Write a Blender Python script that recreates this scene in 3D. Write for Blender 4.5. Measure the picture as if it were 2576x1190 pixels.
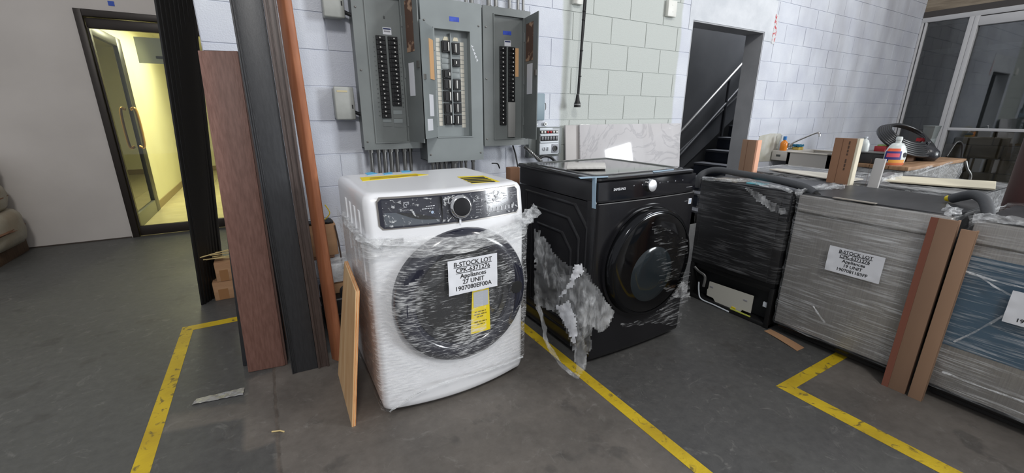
import bpy, bmesh, math, random
from mathutils import Vector, Matrix, noise

random.seed(7)
for o in list(bpy.data.objects): bpy.data.objects.remove(o)
SC = bpy.context.scene
C = SC.collection
PI = math.pi

# ------------------------------------------------------------------ camera
# X runs along the block wall, Y towards it, Z up; the eye is 1.27 m above the floor
FPX, PITCH, YAW, ROLL, EYE = 1046.4, .28822, .52782, -.00304, 1.27
IW, IH = 2576, 1190
_fw = Vector((math.sin(YAW)*math.cos(PITCH), math.cos(YAW)*math.cos(PITCH), -math.sin(PITCH)))
_r = Vector((math.cos(YAW), -math.sin(YAW), 0)); _d = _fw.cross(_r)
_c, _s = math.cos(ROLL), math.sin(ROLL)
RT = _c*_r + _s*_d; DN = -_s*_r + _c*_d
cam_d = bpy.data.cameras.new('camera'); cam = bpy.data.objects.new('camera', cam_d); C.objects.link(cam)
cam_d.sensor_fit = 'HORIZONTAL'; cam_d.sensor_width = 36; cam_d.lens = FPX/IW*36; cam_d.clip_start = .02; cam_d.clip_end = 100
m = Matrix.Identity(4)
for i in range(3):
    m[i][0], m[i][1], m[i][2] = RT[i], -DN[i], -_fw[i]
m[2][3] = EYE
cam.matrix_world = m
SC.camera = cam

def ray(x, y): return (x-IW/2)*RT + (y-IH/2)*DN + FPX*_fw
def onY(x, y, D): r = ray(x, y); r = r*(D/r.y); return Vector((r.x, r.y, r.z+EYE))
def onX(x, y, D): r = ray(x, y); r = r*(D/r.x); return Vector((r.x, r.y, r.z+EYE))
def onZ(x, y, z=0.): r = ray(x, y); r = r*((z-EYE)/r.z); return Vector((r.x, r.y, r.z+EYE))
def pxof(P):
    q = Vector(P)-Vector((0, 0, EYE)); w = q.dot(_fw)
    return (q.dot(RT)/w*FPX+IW/2, q.dot(DN)/w*FPX+IH/2) if w > .05 else None

# ------------------------------------------------------------------ light
w = bpy.data.worlds.new('hall_air'); SC.world = w; w.use_nodes = True
bg = w.node_tree.nodes['Background']; bg.inputs[0].default_value = (.94, .96, 1.0, 1); bg.inputs[1].default_value = .40

def area(name, loc, target, sx, sy, power, col):
    l = bpy.data.lights.new(name, 'AREA'); l.shape = 'RECTANGLE'; l.size = sx; l.size_y = sy; l.energy = power; l.color = col
    o = bpy.data.objects.new(name, l); C.objects.link(o); o.location = loc
    o.rotation_euler = (Vector(target)-Vector(loc)).to_track_quat('-Z', 'Y').to_euler()
    return o
area('loading_door_daylight', (13.0, -10.0, 3.2), (1.5, 2.9, 1.2), 4.2, 4.2, 1150, (.93, .97, 1.0))
area('high_bay_lamp', (-.4, -2.6, 5.4), (.4, 2.5, 1.0), .9, .9, 110, (1.0, .98, .95))
area('high_bay_lamp', (5.0, -1.6, 5.4), (5.4, 2.5, 1.0), .9, .9, 70, (1.0, .98, .95))
area('stairwell_fill', (6.6, 3.75, 4.1), (6.0, 3.7, 0), 1.2, .5, 120, (.95, .97, 1.0))  # unseen fill light, added to brighten the stairwell
area('corridor_lamp', (-.75, 7.6, 2.35), (-.75, 7.6, 0), .35, 2.2, 46, (1.0, .96, .70))

vs = SC.view_settings
vs.view_transform = 'Standard'; vs.look = 'None'; vs.gamma = 1; vs.use_curve_mapping = False; vs.exposure = 0.38

# ------------------------------------------------------------------ materials
def S(r, g, b):
    f = lambda v: (v/255/12.92) if v/255 <= .04045 else ((v/255+.055)/1.055)**2.4
    return (f(r), f(g), f(b), 1)
MATS = {}
def mat(name, col, rough=.5, metal=0., c2=None, scale=8., stretch=(1, 1, 1), detail=6., bump=0., bscale=None, spec=.5,
        coat=0., lo=.35, hi=.65, rand=0., emit=0., bstretch=None, coord='Object'):
    if name in MATS: return MATS[name]
    M = bpy.data.materials.new(name); M.use_nodes = True
    nt = M.node_tree; N = nt.nodes; L = nt.links; P = N['Principled BSDF']
    P.inputs['Base Color'].default_value = col; P.inputs['Roughness'].default_value = rough
    P.inputs['Metallic'].default_value = metal; P.inputs['Specular IOR Level'].default_value = spec
    P.inputs['Coat Weight'].default_value = coat; P.inputs['Coat Roughness'].default_value = .06
    tc = N.new('ShaderNodeTexCoord')
    out = None
    if c2 is not None:
        mp = N.new('ShaderNodeMapping'); mp.inputs['Scale'].default_value = stretch; L.new(tc.outputs[coord], mp.inputs[0])
        nz = N.new('ShaderNodeTexNoise'); nz.inputs['Scale'].default_value = scale; nz.inputs['Detail'].default_value = detail
        L.new(mp.outputs[0], nz.inputs['Vector'])
        cr = N.new('ShaderNodeValToRGB'); cr.color_ramp.elements[0].position = lo; cr.color_ramp.elements[1].position = hi
        cr.color_ramp.elements[0].color = col; cr.color_ramp.elements[1].color = c2
        L.new(nz.outputs['Fac'], cr.inputs[0]); out = cr.outputs[0]
    if rand:
        oi = N.new('ShaderNodeObjectInfo'); mr = N.new('ShaderNodeMapRange'); mr.inputs[3].default_value = 1-rand; mr.inputs[4].default_value = 1+rand
        L.new(oi.outputs['Random'], mr.inputs[0])
        hs = N.new('ShaderNodeHueSaturation'); L.new(mr.outputs[0], hs.inputs['Value'])
        if out: L.new(out, hs.inputs['Color'])
        else: hs.inputs['Color'].default_value = col
        out = hs.outputs[0]
    if out: L.new(out, P.inputs['Base Color'])
    if bump:
        mp = N.new('ShaderNodeMapping'); mp.inputs['Scale'].default_value = bstretch or stretch; L.new(tc.outputs[coord], mp.inputs[0])
        nz = N.new('ShaderNodeTexNoise'); nz.inputs['Scale'].default_value = bscale or scale*4; nz.inputs['Detail'].default_value = 5
        L.new(mp.outputs[0], nz.inputs['Vector'])
        b = N.new('ShaderNodeBump'); b.inputs['Strength'].default_value = bump; b.inputs['Distance'].default_value = .01
        L.new(nz.outputs['Fac'], b.inputs['Height']); L.new(b.outputs[0], P.inputs['Normal'])
    if emit:
        P.inputs['Emission Color'].default_value = col; P.inputs['Emission Strength'].default_value = emit
    MATS[name] = M
    return M

def film(name, lo=.10, hi=.55, stretch=(1, 1, 1), scale=10., p0=.45, p1=.72, rough=.18, col=(.86, .88, .90, 1), bump=.6, rot=(0, 0, 0), dist=.4):
    """stretch film: clear where it lies smooth, milky with haze and painted-in reflections along its pulled creases"""
    M = bpy.data.materials.new(name); M.use_nodes = True
    nt = M.node_tree; N = nt.nodes; L = nt.links; P = N['Principled BSDF']; O = N['Material Output']
    P.inputs['Base Color'].default_value = col; P.inputs['Roughness'].default_value = rough; P.inputs['Specular IOR Level'].default_value = .9
    tc = N.new('ShaderNodeTexCoord'); mp = N.new('ShaderNodeMapping'); mp.inputs['Scale'].default_value = stretch; mp.inputs['Rotation'].default_value = rot
    L.new(tc.outputs['Object'], mp.inputs[0])
    n1 = N.new('ShaderNodeTexNoise'); n1.inputs['Scale'].default_value = scale; n1.inputs['Detail'].default_value = 7; n1.inputs['Roughness'].default_value = .62; n1.inputs['Distortion'].default_value = dist
    L.new(mp.outputs[0], n1.inputs['Vector'])
    n2 = N.new('ShaderNodeTexNoise'); n2.inputs['Scale'].default_value = 4.5; n2.inputs['Detail'].default_value = 3
    L.new(tc.outputs['Object'], n2.inputs['Vector'])
    add = N.new('ShaderNodeMath'); add.operation = 'MULTIPLY_ADD'; L.new(n2.outputs['Fac'], add.inputs[0]); add.inputs[1].default_value = .45; 
    L.new(n1.outputs['Fac'], add.inputs[2])
    sub = N.new('ShaderNodeMath'); sub.operation = 'SUBTRACT'; L.new(add.outputs[0], sub.inputs[0]); sub.inputs[1].default_value = .22
    mr = N.new('ShaderNodeMapRange'); mr.inputs[1].default_value = p0; mr.inputs[2].default_value = p1; mr.inputs[3].default_value = lo; mr.inputs[4].default_value = hi  # streak opacity: film haze plus wrinkle reflections put into the colour
    L.new(sub.outputs[0], mr.inputs[0])
    b = N.new('ShaderNodeBump'); b.inputs['Strength'].default_value = bump; b.inputs['Distance'].default_value = .02
    L.new(n1.outputs['Fac'], b.inputs['Height']); L.new(b.outputs[0], P.inputs['Normal'])
    T = N.new('ShaderNodeBsdfTransparent'); X = N.new('ShaderNodeMixShader')
    L.new(mr.outputs[0], X.inputs[0]); L.new(T.outputs[0], X.inputs[1]); L.new(P.outputs[0], X.inputs[2]); L.new(X.outputs[0], O.inputs['Surface'])
    MATS[name] = M
    return M

def glass(name, tint=(.9, .95, .95, 1), refl=.10, rough=.02, body=0., bcol=(.3, .3, .3, 1)):
    M = bpy.data.materials.new(name); M.use_nodes = True
    nt = M.node_tree; N = nt.nodes; L = nt.links; O = N['Material Output']; N.remove(N['Principled BSDF'])
    T = N.new('ShaderNodeBsdfTransparent'); T.inputs[0].default_value = tint
    G = N.new('ShaderNodeBsdfGlossy'); G.inputs['Roughness'].default_value = rough
    F = N.new('ShaderNodeFresnel'); F.inputs['IOR'].default_value = 1.5
    A = N.new('ShaderNodeMath'); A.operation = 'MULTIPLY'; A.inputs[1].default_value = refl/.04; L.new(F.outputs[0], A.inputs[0]); A.use_clamp = True
    X = N.new('ShaderNodeMixShader'); L.new(A.outputs[0], X.inputs[0]); L.new(T.outputs[0], X.inputs[1]); L.new(G.outputs[0], X.inputs[2])
    last = X
    if body:
        D = N.new('ShaderNodeBsdfDiffuse'); D.inputs[0].default_value = bcol
        Y = N.new('ShaderNodeMixShader'); Y.inputs[0].default_value = body; L.new(X.outputs[0], Y.inputs[1]); L.new(D.outputs[0], Y.inputs[2]); last = Y
    L.new(last.outputs[0], O.inputs['Surface'])
    MATS[name] = M
    return M

# ------------------------------------------------------------------ mesh helpers
class MB:
    def __init__(s): s.v = []; s.f = []
    def add(s, vs, fs):
        n = len(s.v); s.v += [tuple(v) for v in vs]; s.f += [tuple(i+n for i in f) for f in fs]; return s
    def box(s, x0, x1, y0, y1, z0, z1):
        return s.add([(x0,y0,z0),(x1,y0,z0),(x1,y1,z0),(x0,y1,z0),(x0,y0,z1),(x1,y0,z1),(x1,y1,z1),(x0,y1,z1)],
                     [(0,3,2,1),(4,5,6,7),(0,1,5,4),(1,2,6,5),(2,3,7,6),(3,0,4,7)])
    def hexa(s, b, t):  # two quads of four points
        return s.add(list(b)+list(t), [(0,3,2,1),(4,5,6,7),(0,1,5,4),(1,2,6,5),(2,3,7,6),(3,0,4,7)])
    def loft(s, rings, cap=True, closed=True):
        n = len(rings[0]); vs = [p for r in rings for p in r]; fs = []
        for k in range(len(rings)-1):
            for i in range(n if closed else n-1):
                j = (i+1) % n
                fs.append((k*n+i, k*n+j, (k+1)*n+j, (k+1)*n+i))
        if cap: fs += [tuple(range(n-1, -1, -1)), tuple((len(rings)-1)*n+i for i in range(n))]
        return s.add(vs, fs)
    def prism(s, poly, fn, a, b):   # poly of 2-D points, fn(u,v,w) -> point
        return s.loft([[fn(u, v, a) for u, v in poly], [fn(u, v, b) for u, v in poly]])
    def tube(s, pts, r, n=8, cap=True, rf=None):
        pts = [Vector(p) for p in pts]; rings = []
        up = None
        for i, p in enumerate(pts):
            d = (pts[min(i+1, len(pts)-1)]-pts[max(i-1, 0)]).normalized()
            if up is None: up = d.orthogonal().normalized()
            up = (up-d*up.dot(d)).normalized(); q = d.cross(up)
            rr = r if rf is None else rf(i/(len(pts)-1))*r
            rings.append([p+(up*math.cos(2*PI*k/n)+q*math.sin(2*PI*k/n))*rr for k in range(n)])
        return s.loft(rings, cap)
    def cyl(s, p0, p1, r, n=16, r1=None):
        r1 = r if r1 is None else r1
        return s.tube([p0, p1], 1, n, rf=lambda t: r+(r1-r)*t)
    def lathe(s, prof, c, ax, n=48, up=None, cap=True):   # prof: (radius, height along ax)
        c = Vector(c); ax = Vector(ax).normalized(); u = ax.orthogonal().normalized(); q = ax.cross(u)
        return s.loft([[c+ax*hh+(u*math.cos(2*PI*k/n)+q*math.sin(2*PI*k/n))*max(rr, 1e-4) for k in range(n)] for rr, hh in prof], cap)
    def ring(s, c, ax, r0, r1, h0, h1, n=48):
        return s.lathe([(r0, h0), (r1, h0), (r1, h1), (r0, h1), (r0, h0)], c, ax, n, cap=False)
    def grid(s, fn, nu, nv, keep=None):
        vs = [fn(i/nu, j/nv) for j in range(nv+1) for i in range(nu+1)]
        fs = []
        for j in range(nv):
            for i in range(nu):
                if keep and not keep((i+.5)/nu, (j+.5)/nv): continue
                a = j*(nu+1)+i; fs.append((a, a+1, a+nu+2, a+nu+1))
        return s.add(vs, fs)
    def slab(s, fn, off, nu, nv):  # closed sheet: fn(u,v)->point, off = thickness vector
        off = Vector(off); P = [[Vector(fn(i/nu, j/nv)) for i in range(nu+1)] for j in range(nv+1)]
        W = nu+1; A = [p for r in P for p in r]; n = len(A)
        fs = []
        for j in range(nv):
            for i in range(nu):
                a = j*W+i; q = (a, a+1, a+W+1, a+W); fs.append(q); fs.append(tuple(n+k for k in reversed(q)))
        rim = [i for i in range(W)]+[j*W+nu for j in range(1, nv+1)]+[nv*W+i for i in range(nu-1, -1, -1)]+[j*W for j in range(nv-1, 0, -1)]
        for k in range(len(rim)):
            a, b = rim[k], rim[(k+1) % len(rim)]; fs.append((a, n+a, n+b, b))
        return s.add(A+[p+off for p in A], fs)

def mesh(name, mb, mt, bevel=0., seg=2, smooth=38, recalc=True, mats=None):
    me = bpy.data.meshes.new(name); me.from_pydata([tuple(v) for v in mb.v], [], mb.f)
    bm = bmesh.new(); bm.from_mesh(me)
    if recalc: bmesh.ops.recalc_face_normals(bm, faces=bm.faces)
    if bevel:
        es = [e for e in bm.edges if len(e.link_faces) == 2 and e.calc_face_angle(0) > .6]
        bmesh.ops.bevel(bm, geom=es, offset=bevel, segments=seg, affect='EDGES', profile=.5, clamp_overlap=True)
    bm.to_mesh(me); bm.free()
    if smooth:
        for p in me.polygons: p.use_smooth = True
        try: me.set_sharp_from_angle(angle=math.radians(smooth))
        except Exception: pass
    if mt: me.materials.append(mt)
    return me

ORG = {}
def tag(o, label=None, cat=None, group=None, kind=None):
    if label: o['label'] = label
    if cat: o['category'] = cat
    if group: o['group'] = group
    if kind: o['kind'] = kind
    return o
def thing(name, label, cat, loc=(0, 0, 0), group=None, kind=None):
    o = bpy.data.objects.new(name, None); C.objects.link(o); o.location = loc; o.empty_display_size = .1
    ORG[o] = Vector(loc); return tag(o, label, cat, group, kind)
def part(name, mb, mt, parent, bevel=0., seg=2, smooth=38, label=None, kind=None, recalc=True):
    me = mesh(name, mb, mt, bevel, seg, smooth, recalc)
    o = bpy.data.objects.new(name, me); C.objects.link(o); o.parent = parent
    org = ORG[parent]; me.transform(Matrix.Translation(-org)); ORG[o] = org
    return tag(o, label, kind=kind)
def solo(name, mb, mt, label=None, cat=None, group=None, kind=None, bevel=0., seg=2, smooth=38, recalc=True):
    me = mesh(name, mb, mt, bevel, seg, smooth, recalc)
    xs = [v.co for v in me.vertices]
    org = Vector(((min(v.x for v in xs)+max(v.x for v in xs))/2, (min(v.y for v in xs)+max(v.y for v in xs))/2, min(v.z for v in xs)))
    me.transform(Matrix.Translation(-org))
    o = bpy.data.objects.new(name, me); C.objects.link(o); o.location = org; ORG[o] = org
    return tag(o, label, cat, group, kind)
def struct(name, mb, mt, **k): return solo(name, mb, mt, kind='structure', **k)
def share(name, me, parent, loc, rot=None):   # a piece that shares mesh data; me is centred on its own origin
    o = bpy.data.objects.new(name, me); C.objects.link(o); o.parent = parent; o.location = Vector(loc)-ORG[parent]
    if rot: o.rotation_euler = rot
    ORG[o] = Vector(loc); return o
def text(s, size, mt, parent, O, R, U, bold=0., align='CENTER', name='lettering', sx=1.):
    cu = bpy.data.curves.new('t', 'FONT'); cu.body = s; cu.size = size; cu.align_x = align; cu.align_y = 'CENTER'; cu.offset = bold; cu.resolution_u = 3
    t = bpy.data.objects.new('t', cu); me = bpy.data.meshes.new_from_object(t); bpy.data.objects.remove(t); bpy.data.curves.remove(cu)
    R = Vector(R).normalized(); U = Vector(U).normalized(); Nn = R.cross(U)
    M4 = Matrix.Identity(4)
    for i in range(3): M4[i][0], M4[i][1], M4[i][2], M4[i][3] = R[i]*sx, U[i], Nn[i], O[i]
    me.transform(M4); me.transform(Matrix.Translation(-ORG[parent])); me.materials.clear(); me.materials.append(mt)
    o = bpy.data.objects.new(name, me); C.objects.link(o); o.parent = parent; ORG[o] = ORG[parent]
    return o
def marks(length, size, mt, parent, O, R, U, left=False):
    # print too small to read in the photograph: short dashes
    R = Vector(R).normalized(); U = Vector(U).normalized(); Nn = R.cross(U); O = Vector(O); mb = MB(); q = 0 if left else -length/2; end = q+length; k = 0
    while q < end-size*.3:
        w_ = min(end-q, size*(1.1+.9*abs(noise.noise(Vector((O.x*40+k*1.7, O.z*90, k))))*2)); a = O+R*q-U*size*.28; b = a+R*w_
        mb.hexa([a, b, b+Nn*.0004, a+Nn*.0004], [a+U*size*.56, b+U*size*.56, b+U*size*.56+Nn*.0004, a+U*size*.56+Nn*.0004]); q += w_+size*.5; k += 1
    return part('print_marks', mb, mt, parent, smooth=0)
def nz(x, y, z=0.): return noise.noise(Vector((x, y, z)))
def fbm(x, y, z=0.): return noise.fractal(Vector((x, y, z)), .9, 2., 4)
def lerp(a, b, t): return a+(b-a)*t
def smooths(a, b, x):
    t = max(0., min(1., (x-a)/(b-a))); return t*t*(3-2*t)
def bez(P, n=24):   # Catmull-Rom through the points
    P = [Vector(p) for p in P]; out = []
    for i in range(len(P)-1):
        p0, p1, p2, p3 = P[max(i-1, 0)], P[i], P[i+1], P[min(i+2, len(P)-1)]
        for k in range(n):
            t = k/n
            out.append(.5*((2*p1)+(p2-p0)*t+(2*p0-5*p1+4*p2-p3)*t*t+(3*p1-p0-3*p2+p3)*t**3))
    return out+[P[-1]]
def crumple(path, r, seed=0, n=10, m=.6):   # bunched film rope
    mb = MB(); P = bez(path, 14); rings = []
    up = None
    for i, p in enumerate(P):
        d = (P[min(i+1, len(P)-1)]-P[max(i-1, 0)]).normalized()
        if up is None: up = d.orthogonal().normalized()
        up = (up-d*up.dot(d)).normalized(); q = d.cross(up)
        rings.append([p+(up*math.cos(2*PI*k/n)+q*math.sin(2*PI*k/n))*r*(1+m*1.5*nz(i*.13+seed, k*1.1, seed*3.1)+m*.35*nz(i*.6, k*.9, seed)) for k in range(n)])
    return mb.loft(rings, True)

# colours
white_wall = None
PLASTIC_W = mat('white_enamel', S(236, 237, 240), .28, spec=.5, coat=.3)
NAVY = mat('navy_gloss_plastic', S(30, 32, 46), .16, coat=.5)
BLACKGLOSS = mat('black_gloss_enamel', S(27, 27, 30), .18, spec=.4, c2=S(32, 32, 35), scale=3)
BLACKM = mat('black_matte', S(17, 17, 18), .55)
DARKPL = mat('dark_plastic', S(33, 34, 37), .4)
CHROME = mat('chrome', S(215, 216, 218), .12, 1.)
STEEL = mat('galvanised_steel', S(168, 168, 166), .36, .9, c2=S(120, 120, 118), scale=16, stretch=(1, 1, .3))
STAINLESS = mat('brushed_stainless', S(160, 157, 153), .36, .35, c2=S(146, 143, 140), scale=6, stretch=(1, 40, 1), bump=.05, bscale=20)
PAPER = mat('white_paper', S(226, 228, 234), .7, bump=.25, bscale=9)
INK = mat('black_ink', S(22, 22, 24), .6)
INKW = mat('white_ink', S(215, 217, 222), .5)
INKG = mat('silver_ink', S(150, 152, 158), .4)
YELLOW = mat('yellow_label', S(232, 208, 22), .5)
BLUET = mat('blue_tape', S(92, 172, 214), .6)
CARD = mat('cardboard', S(176, 138, 104), .8, c2=S(158, 120, 88), scale=3, stretch=(1, 1, 6), bump=.15, bscale=40)
CARDD = mat('brown_board', S(140, 104, 80), .8, c2=S(124, 90, 68), scale=4)
CREAM = mat('cream_foam', S(228, 220, 196), .7, c2=S(214, 206, 184), scale=3)
PANELG = mat('panel_grey_enamel', S(122, 127, 126), .42, c2=S(110, 115, 115), scale=4, bump=.04, bscale=60)
PANELL = mat('panel_light_grey_enamel', S(146, 153, 154), .42, c2=S(134, 141, 142), scale=4)
BREAKER = mat('breaker_black', S(24, 24, 26), .38)
# ------------------------------------------------------------------ floor
def floor_material():
    M = bpy.data.materials.new('painted_concrete'); M.use_nodes = True
    nt = M.node_tree; N = nt.nodes; L = nt.links; P = N['Principled BSDF']
    g = N.new('ShaderNodeNewGeometry'); sp = N.new('ShaderNodeSeparateXYZ')
    def nzt(scale, detail=6, rough=.55):
        n = N.new('ShaderNodeTexNoise'); n.inputs['Scale'].default_value = scale; n.inputs['Detail'].default_value = detail; n.inputs['Roughness'].default_value = rough
        L.new(g.outputs['Position'], n.inputs['Vector']); return n
    def math_(op, a, b, clamp=False):
        n = N.new('ShaderNodeMath'); n.operation = op; n.use_clamp = clamp
        for i, q in enumerate((a, b)):
            if isinstance(q, (int, float)): n.inputs[i].default_value = q
            else: L.new(q, n.inputs[i])
        return n.outputs[0]
    # ragged paint edges
    wob = nzt(7); wv = math_('MULTIPLY', math_('SUBTRACT', wob.outputs['Fac'], .5), .05)
    L.new(g.outputs['Position'], sp.inputs[0])
    X = math_('ADD', sp.outputs[0], wv); Y = math_('ADD', sp.outputs[1], wv)
    def step(v, e, s=.012):   # 0 below e, 1 above
        n = N.new('ShaderNodeMapRange'); n.inputs[1].default_value = e-s; n.inputs[2].default_value = e+s; L.new(v, n.inputs[0]); return n.outputs[0]
    def band(v, a, b): return math_('MULTIPLY', step(v, a), math_('SUBTRACT', 1, step(v, b)))
    bare1 = math_('MULTIPLY', band(X, -.13, 1.22), math_('SUBTRACT', 1, step(Y, 2.25)))
    bare2 = math_('MULTIPLY', step(X, 2.02), math_('SUBTRACT', 1, step(Y, .83)))
    strip = math_('MULTIPLY', band(X, -.53, -.12), band(math_('ADD', Y, math_('MULTIPLY', X, .25)), 1.82, 1.94))
    strip2 = math_('MULTIPLY', band(X, -.24, -.12), band(Y, 1.66, 2.2))
    bare = math_('MAXIMUM', math_('MAXIMUM', bare1, bare2), math_('MAXIMUM', strip, strip2))
    blot = nzt(2.2, 8, .65); fine = nzt(26, 8, .7); big = nzt(.7, 3)
    def ramp(src, p0, c0, p1, c1):
        r = N.new('ShaderNodeValToRGB'); r.color_ramp.elements[0].position = p0; r.color_ramp.elements[0].color = c0
        r.color_ramp.elements[1].position = p1; r.color_ramp.elements[1].color = c1; L.new(src, r.inputs[0]); return r.outputs[0]
    def mix(a, b, f, mode='MIX'):
        m = N.new('ShaderNodeMix'); m.data_type = 'RGBA'; m.blend_type = mode
        for sock, q in ((m.inputs[6], a), (m.inputs[7], b)):
            if isinstance(q, tuple): sock.default_value = q
            else: L.new(q, sock)
        if isinstance(f, (int, float)): m.inputs[0].default_value = f
        else: L.new(f, m.inputs[0])
        return m.outputs[2]
    paint = ramp(blot.outputs['Fac'], .3, S(47, 48, 50), .72, S(64, 64, 63))
    conc = ramp(blot.outputs['Fac'], .3, S(66, 61, 57), .68, S(108, 101, 94))
    col = mix(paint, conc, bare)
    # greener, dustier floor away from the bays
    dust = math_('MULTIPLY', math_('SUBTRACT', 1, step(X, -.62, .3)), .35)
    col = mix(col, S(88, 90, 84), dust)
    # dark drips and pale scuffs
    drip = nzt(5.5, 4, .5); col = mix(col, S(38, 35, 33), math_('MULTIPLY', step(drip.outputs['Fac'], .64, .03), .5))
    sc = N.new('ShaderNodeTexNoise'); sc.inputs['Scale'].default_value = 9; sc.inputs['Detail'].default_value = 9; sc.inputs['Roughness'].default_value = .75; sc.inputs['Distortion'].default_value = 1.6
    L.new(g.outputs['Position'], sc.inputs['Vector'])
    col = mix(col, S(150, 148, 143), math_('MULTIPLY', step(sc.outputs['Fac'], .63, .06), .34))
    col = mix(col, mix(S(40, 40, 40), S(160, 158, 154), fine.outputs['Fac']), .22)
    # the saw joint
    jw = nzt(16, 5, .7); jx = math_('ABSOLUTE', math_('ADD', math_('ADD', sp.outputs[0], .121), math_('MULTIPLY', math_('SUBTRACT', jw.outputs['Fac'], .5), .02)), 0)
    jn = N.new('ShaderNodeMapRange'); jn.inputs[1].default_value = .003; jn.inputs[2].default_value = .009; jn.inputs[3].default_value = 1; jn.inputs[4].default_value = 0; L.new(jx, jn.inputs[0])
    jm = math_('MULTIPLY', jn.outputs[0], math_('SUBTRACT', 1, step(Y, 4.5)))
    col = mix(col, mix(S(34, 30, 28), S(120, 112, 104), jw.outputs['Fac']), jm)
    L.new(col, P.inputs['Base Color'])
    rr = N.new('ShaderNodeMapRange'); rr.inputs[3].default_value = .38; rr.inputs[4].default_value = .68; L.new(blot.outputs['Fac'], rr.inputs[0]); L.new(rr.outputs[0], P.inputs['Roughness'])
    hgt = math_('SUBTRACT', math_('MULTIPLY', fine.outputs['Fac'], .25), jm)
    b = N.new('ShaderNodeBump'); b.inputs['Strength'].default_value = .35; b.inputs['Distance'].default_value = .006; L.new(hgt, b.inputs['Height']); L.new(b.outputs[0], P.inputs['Normal'])
    return M
struct('floor', MB().box(-7, 13, -6, 5.655, -.12, 0), floor_material(), smooth=0)

# ------------------------------------------------------------------ block wall
WY = 2.89                        # face of the block wall
CH, BL = .2032, .4064
WX0, WX1 = -.215, 8.86
DX0, DX1, DZ = 3.653, 4.835, 2.118   # the doorway
WTOP = 3.66
def wall_paint():
    M = mat('painted_block', S(203, 207, 216), .55, bump=.28, bscale=130)
    nt = M.node_tree; N = nt.nodes; L = nt.links; P = N['Principled BSDF']
    g = N.new('ShaderNodeNewGeometry'); sp = N.new('ShaderNodeSeparateXYZ'); L.new(g.outputs['Position'], sp.inputs[0])
    n = N.new('ShaderNodeTexNoise'); n.inputs['Scale'].default_value = 3.2; n.inputs['Detail'].default_value = 6; L.new(g.outputs['Position'], n.inputs['Vector'])
    w_ = N.new('ShaderNodeMath'); w_.operation = 'MULTIPLY_ADD'; L.new(n.outputs['Fac'], w_.inputs[0]); w_.inputs[1].default_value = .06; L.new(sp.outputs[0], w_.inputs[2])
    def step(e, s): 
        r = N.new('ShaderNodeMapRange'); r.inputs[1].default_value = e-s; r.inputs[2].default_value = e+s; L.new(w_.outputs[0], r.inputs[0]); return r.outputs[0]
    a, b = step(2.17, .012), step(3.53, .012)
    s_ = N.new('ShaderNodeMath'); s_.operation = 'SUBTRACT'; L.new(a, s_.inputs[0]); L.new(b, s_.inputs[1])
    cr = N.new('ShaderNodeValToRGB'); cr.color_ramp.elements[0].color = S(196, 200, 212); cr.color_ramp.elements[1].color = S(214, 218, 226); cr.color_ramp.elements[0].position = .3; cr.color_ramp.elements[1].position = .7
    L.new(n.outputs['Fac'], cr.inputs[0])
    m1 = N.new('ShaderNodeMix'); m1.data_type = 'RGBA'; m1.inputs[7].default_value = S(186, 191, 187); L.new(cr.outputs[0], m1.inputs[6]); L.new(s_.outputs[0], m1.inputs[0])
    # old dirt towards the corner by the sink
    n2 = N.new('ShaderNodeTexNoise'); n2.inputs['Scale'].default_value = 1.3; n2.inputs['Detail'].default_value = 5
    mp = N.new('ShaderNodeMapping'); mp.inputs['Scale'].default_value = (1.6, 1, .45); L.new(g.outputs['Position'], mp.inputs[0]); L.new(mp.outputs[0], n2.inputs['Vector'])
    r2 = N.new('ShaderNodeMapRange'); r2.inputs[1].default_value = .48; r2.inputs[2].default_value = .75; r2.inputs[3].default_value = 0; r2.inputs[4].default_value = .5; L.new(n2.outputs['Fac'], r2.inputs[0])
    f = N.new('ShaderNodeMath'); f.operation = 'MULTIPLY'; L.new(step(5.1, .4), f.inputs[0]); L.new(r2.outputs[0], f.inputs[1])
    m2 = N.new('ShaderNodeMix'); m2.data_type = 'RGBA'; m2.inputs[7].default_value = S(150, 148, 150); L.new(m1.outputs[2], m2.inputs[6]); L.new(f.outputs[0], m2.inputs[0])
    L.new(m2.outputs[2], P.inputs['Base Color'])
    return M
BLOCKM = wall_paint()
mb = MB(); back = WY+.005
mb.box(WX0, DX0, back, WY+.2, 0, WTOP); mb.box(DX1, WX1, back, WY+.2, 0, WTOP); mb.box(DX0, DX1, back, WY+.2, DZ, WTOP)
wall_back = struct('wall_back', mb, BLOCKM, smooth=0)
BCACHE = {}
def block_mesh(wd):
    k = round(wd, 3)
    if k not in BCACHE:
        h2, w2, z = .004, wd/2, CH/2
        a = [(-w2+.0012, back+.004-WY, -z+.0012), (w2-.0012, back+.004-WY, -z+.0012), (w2-.0012, back+.004-WY, z-.0012), (-w2+.0012, back+.004-WY, z-.0012)]
        b = [(-w2+.0045, 0, -z+.0045), (w2-.0045, 0, -z+.0045), (w2-.0045, 0, z-.0045), (-w2+.0045, 0, z-.0045)]
        BCACHE[k] = mesh('block', MB().hexa(a, b), BLOCKM, smooth=0)
    return BCACHE[k]
rest = MB(); nb = 0
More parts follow.
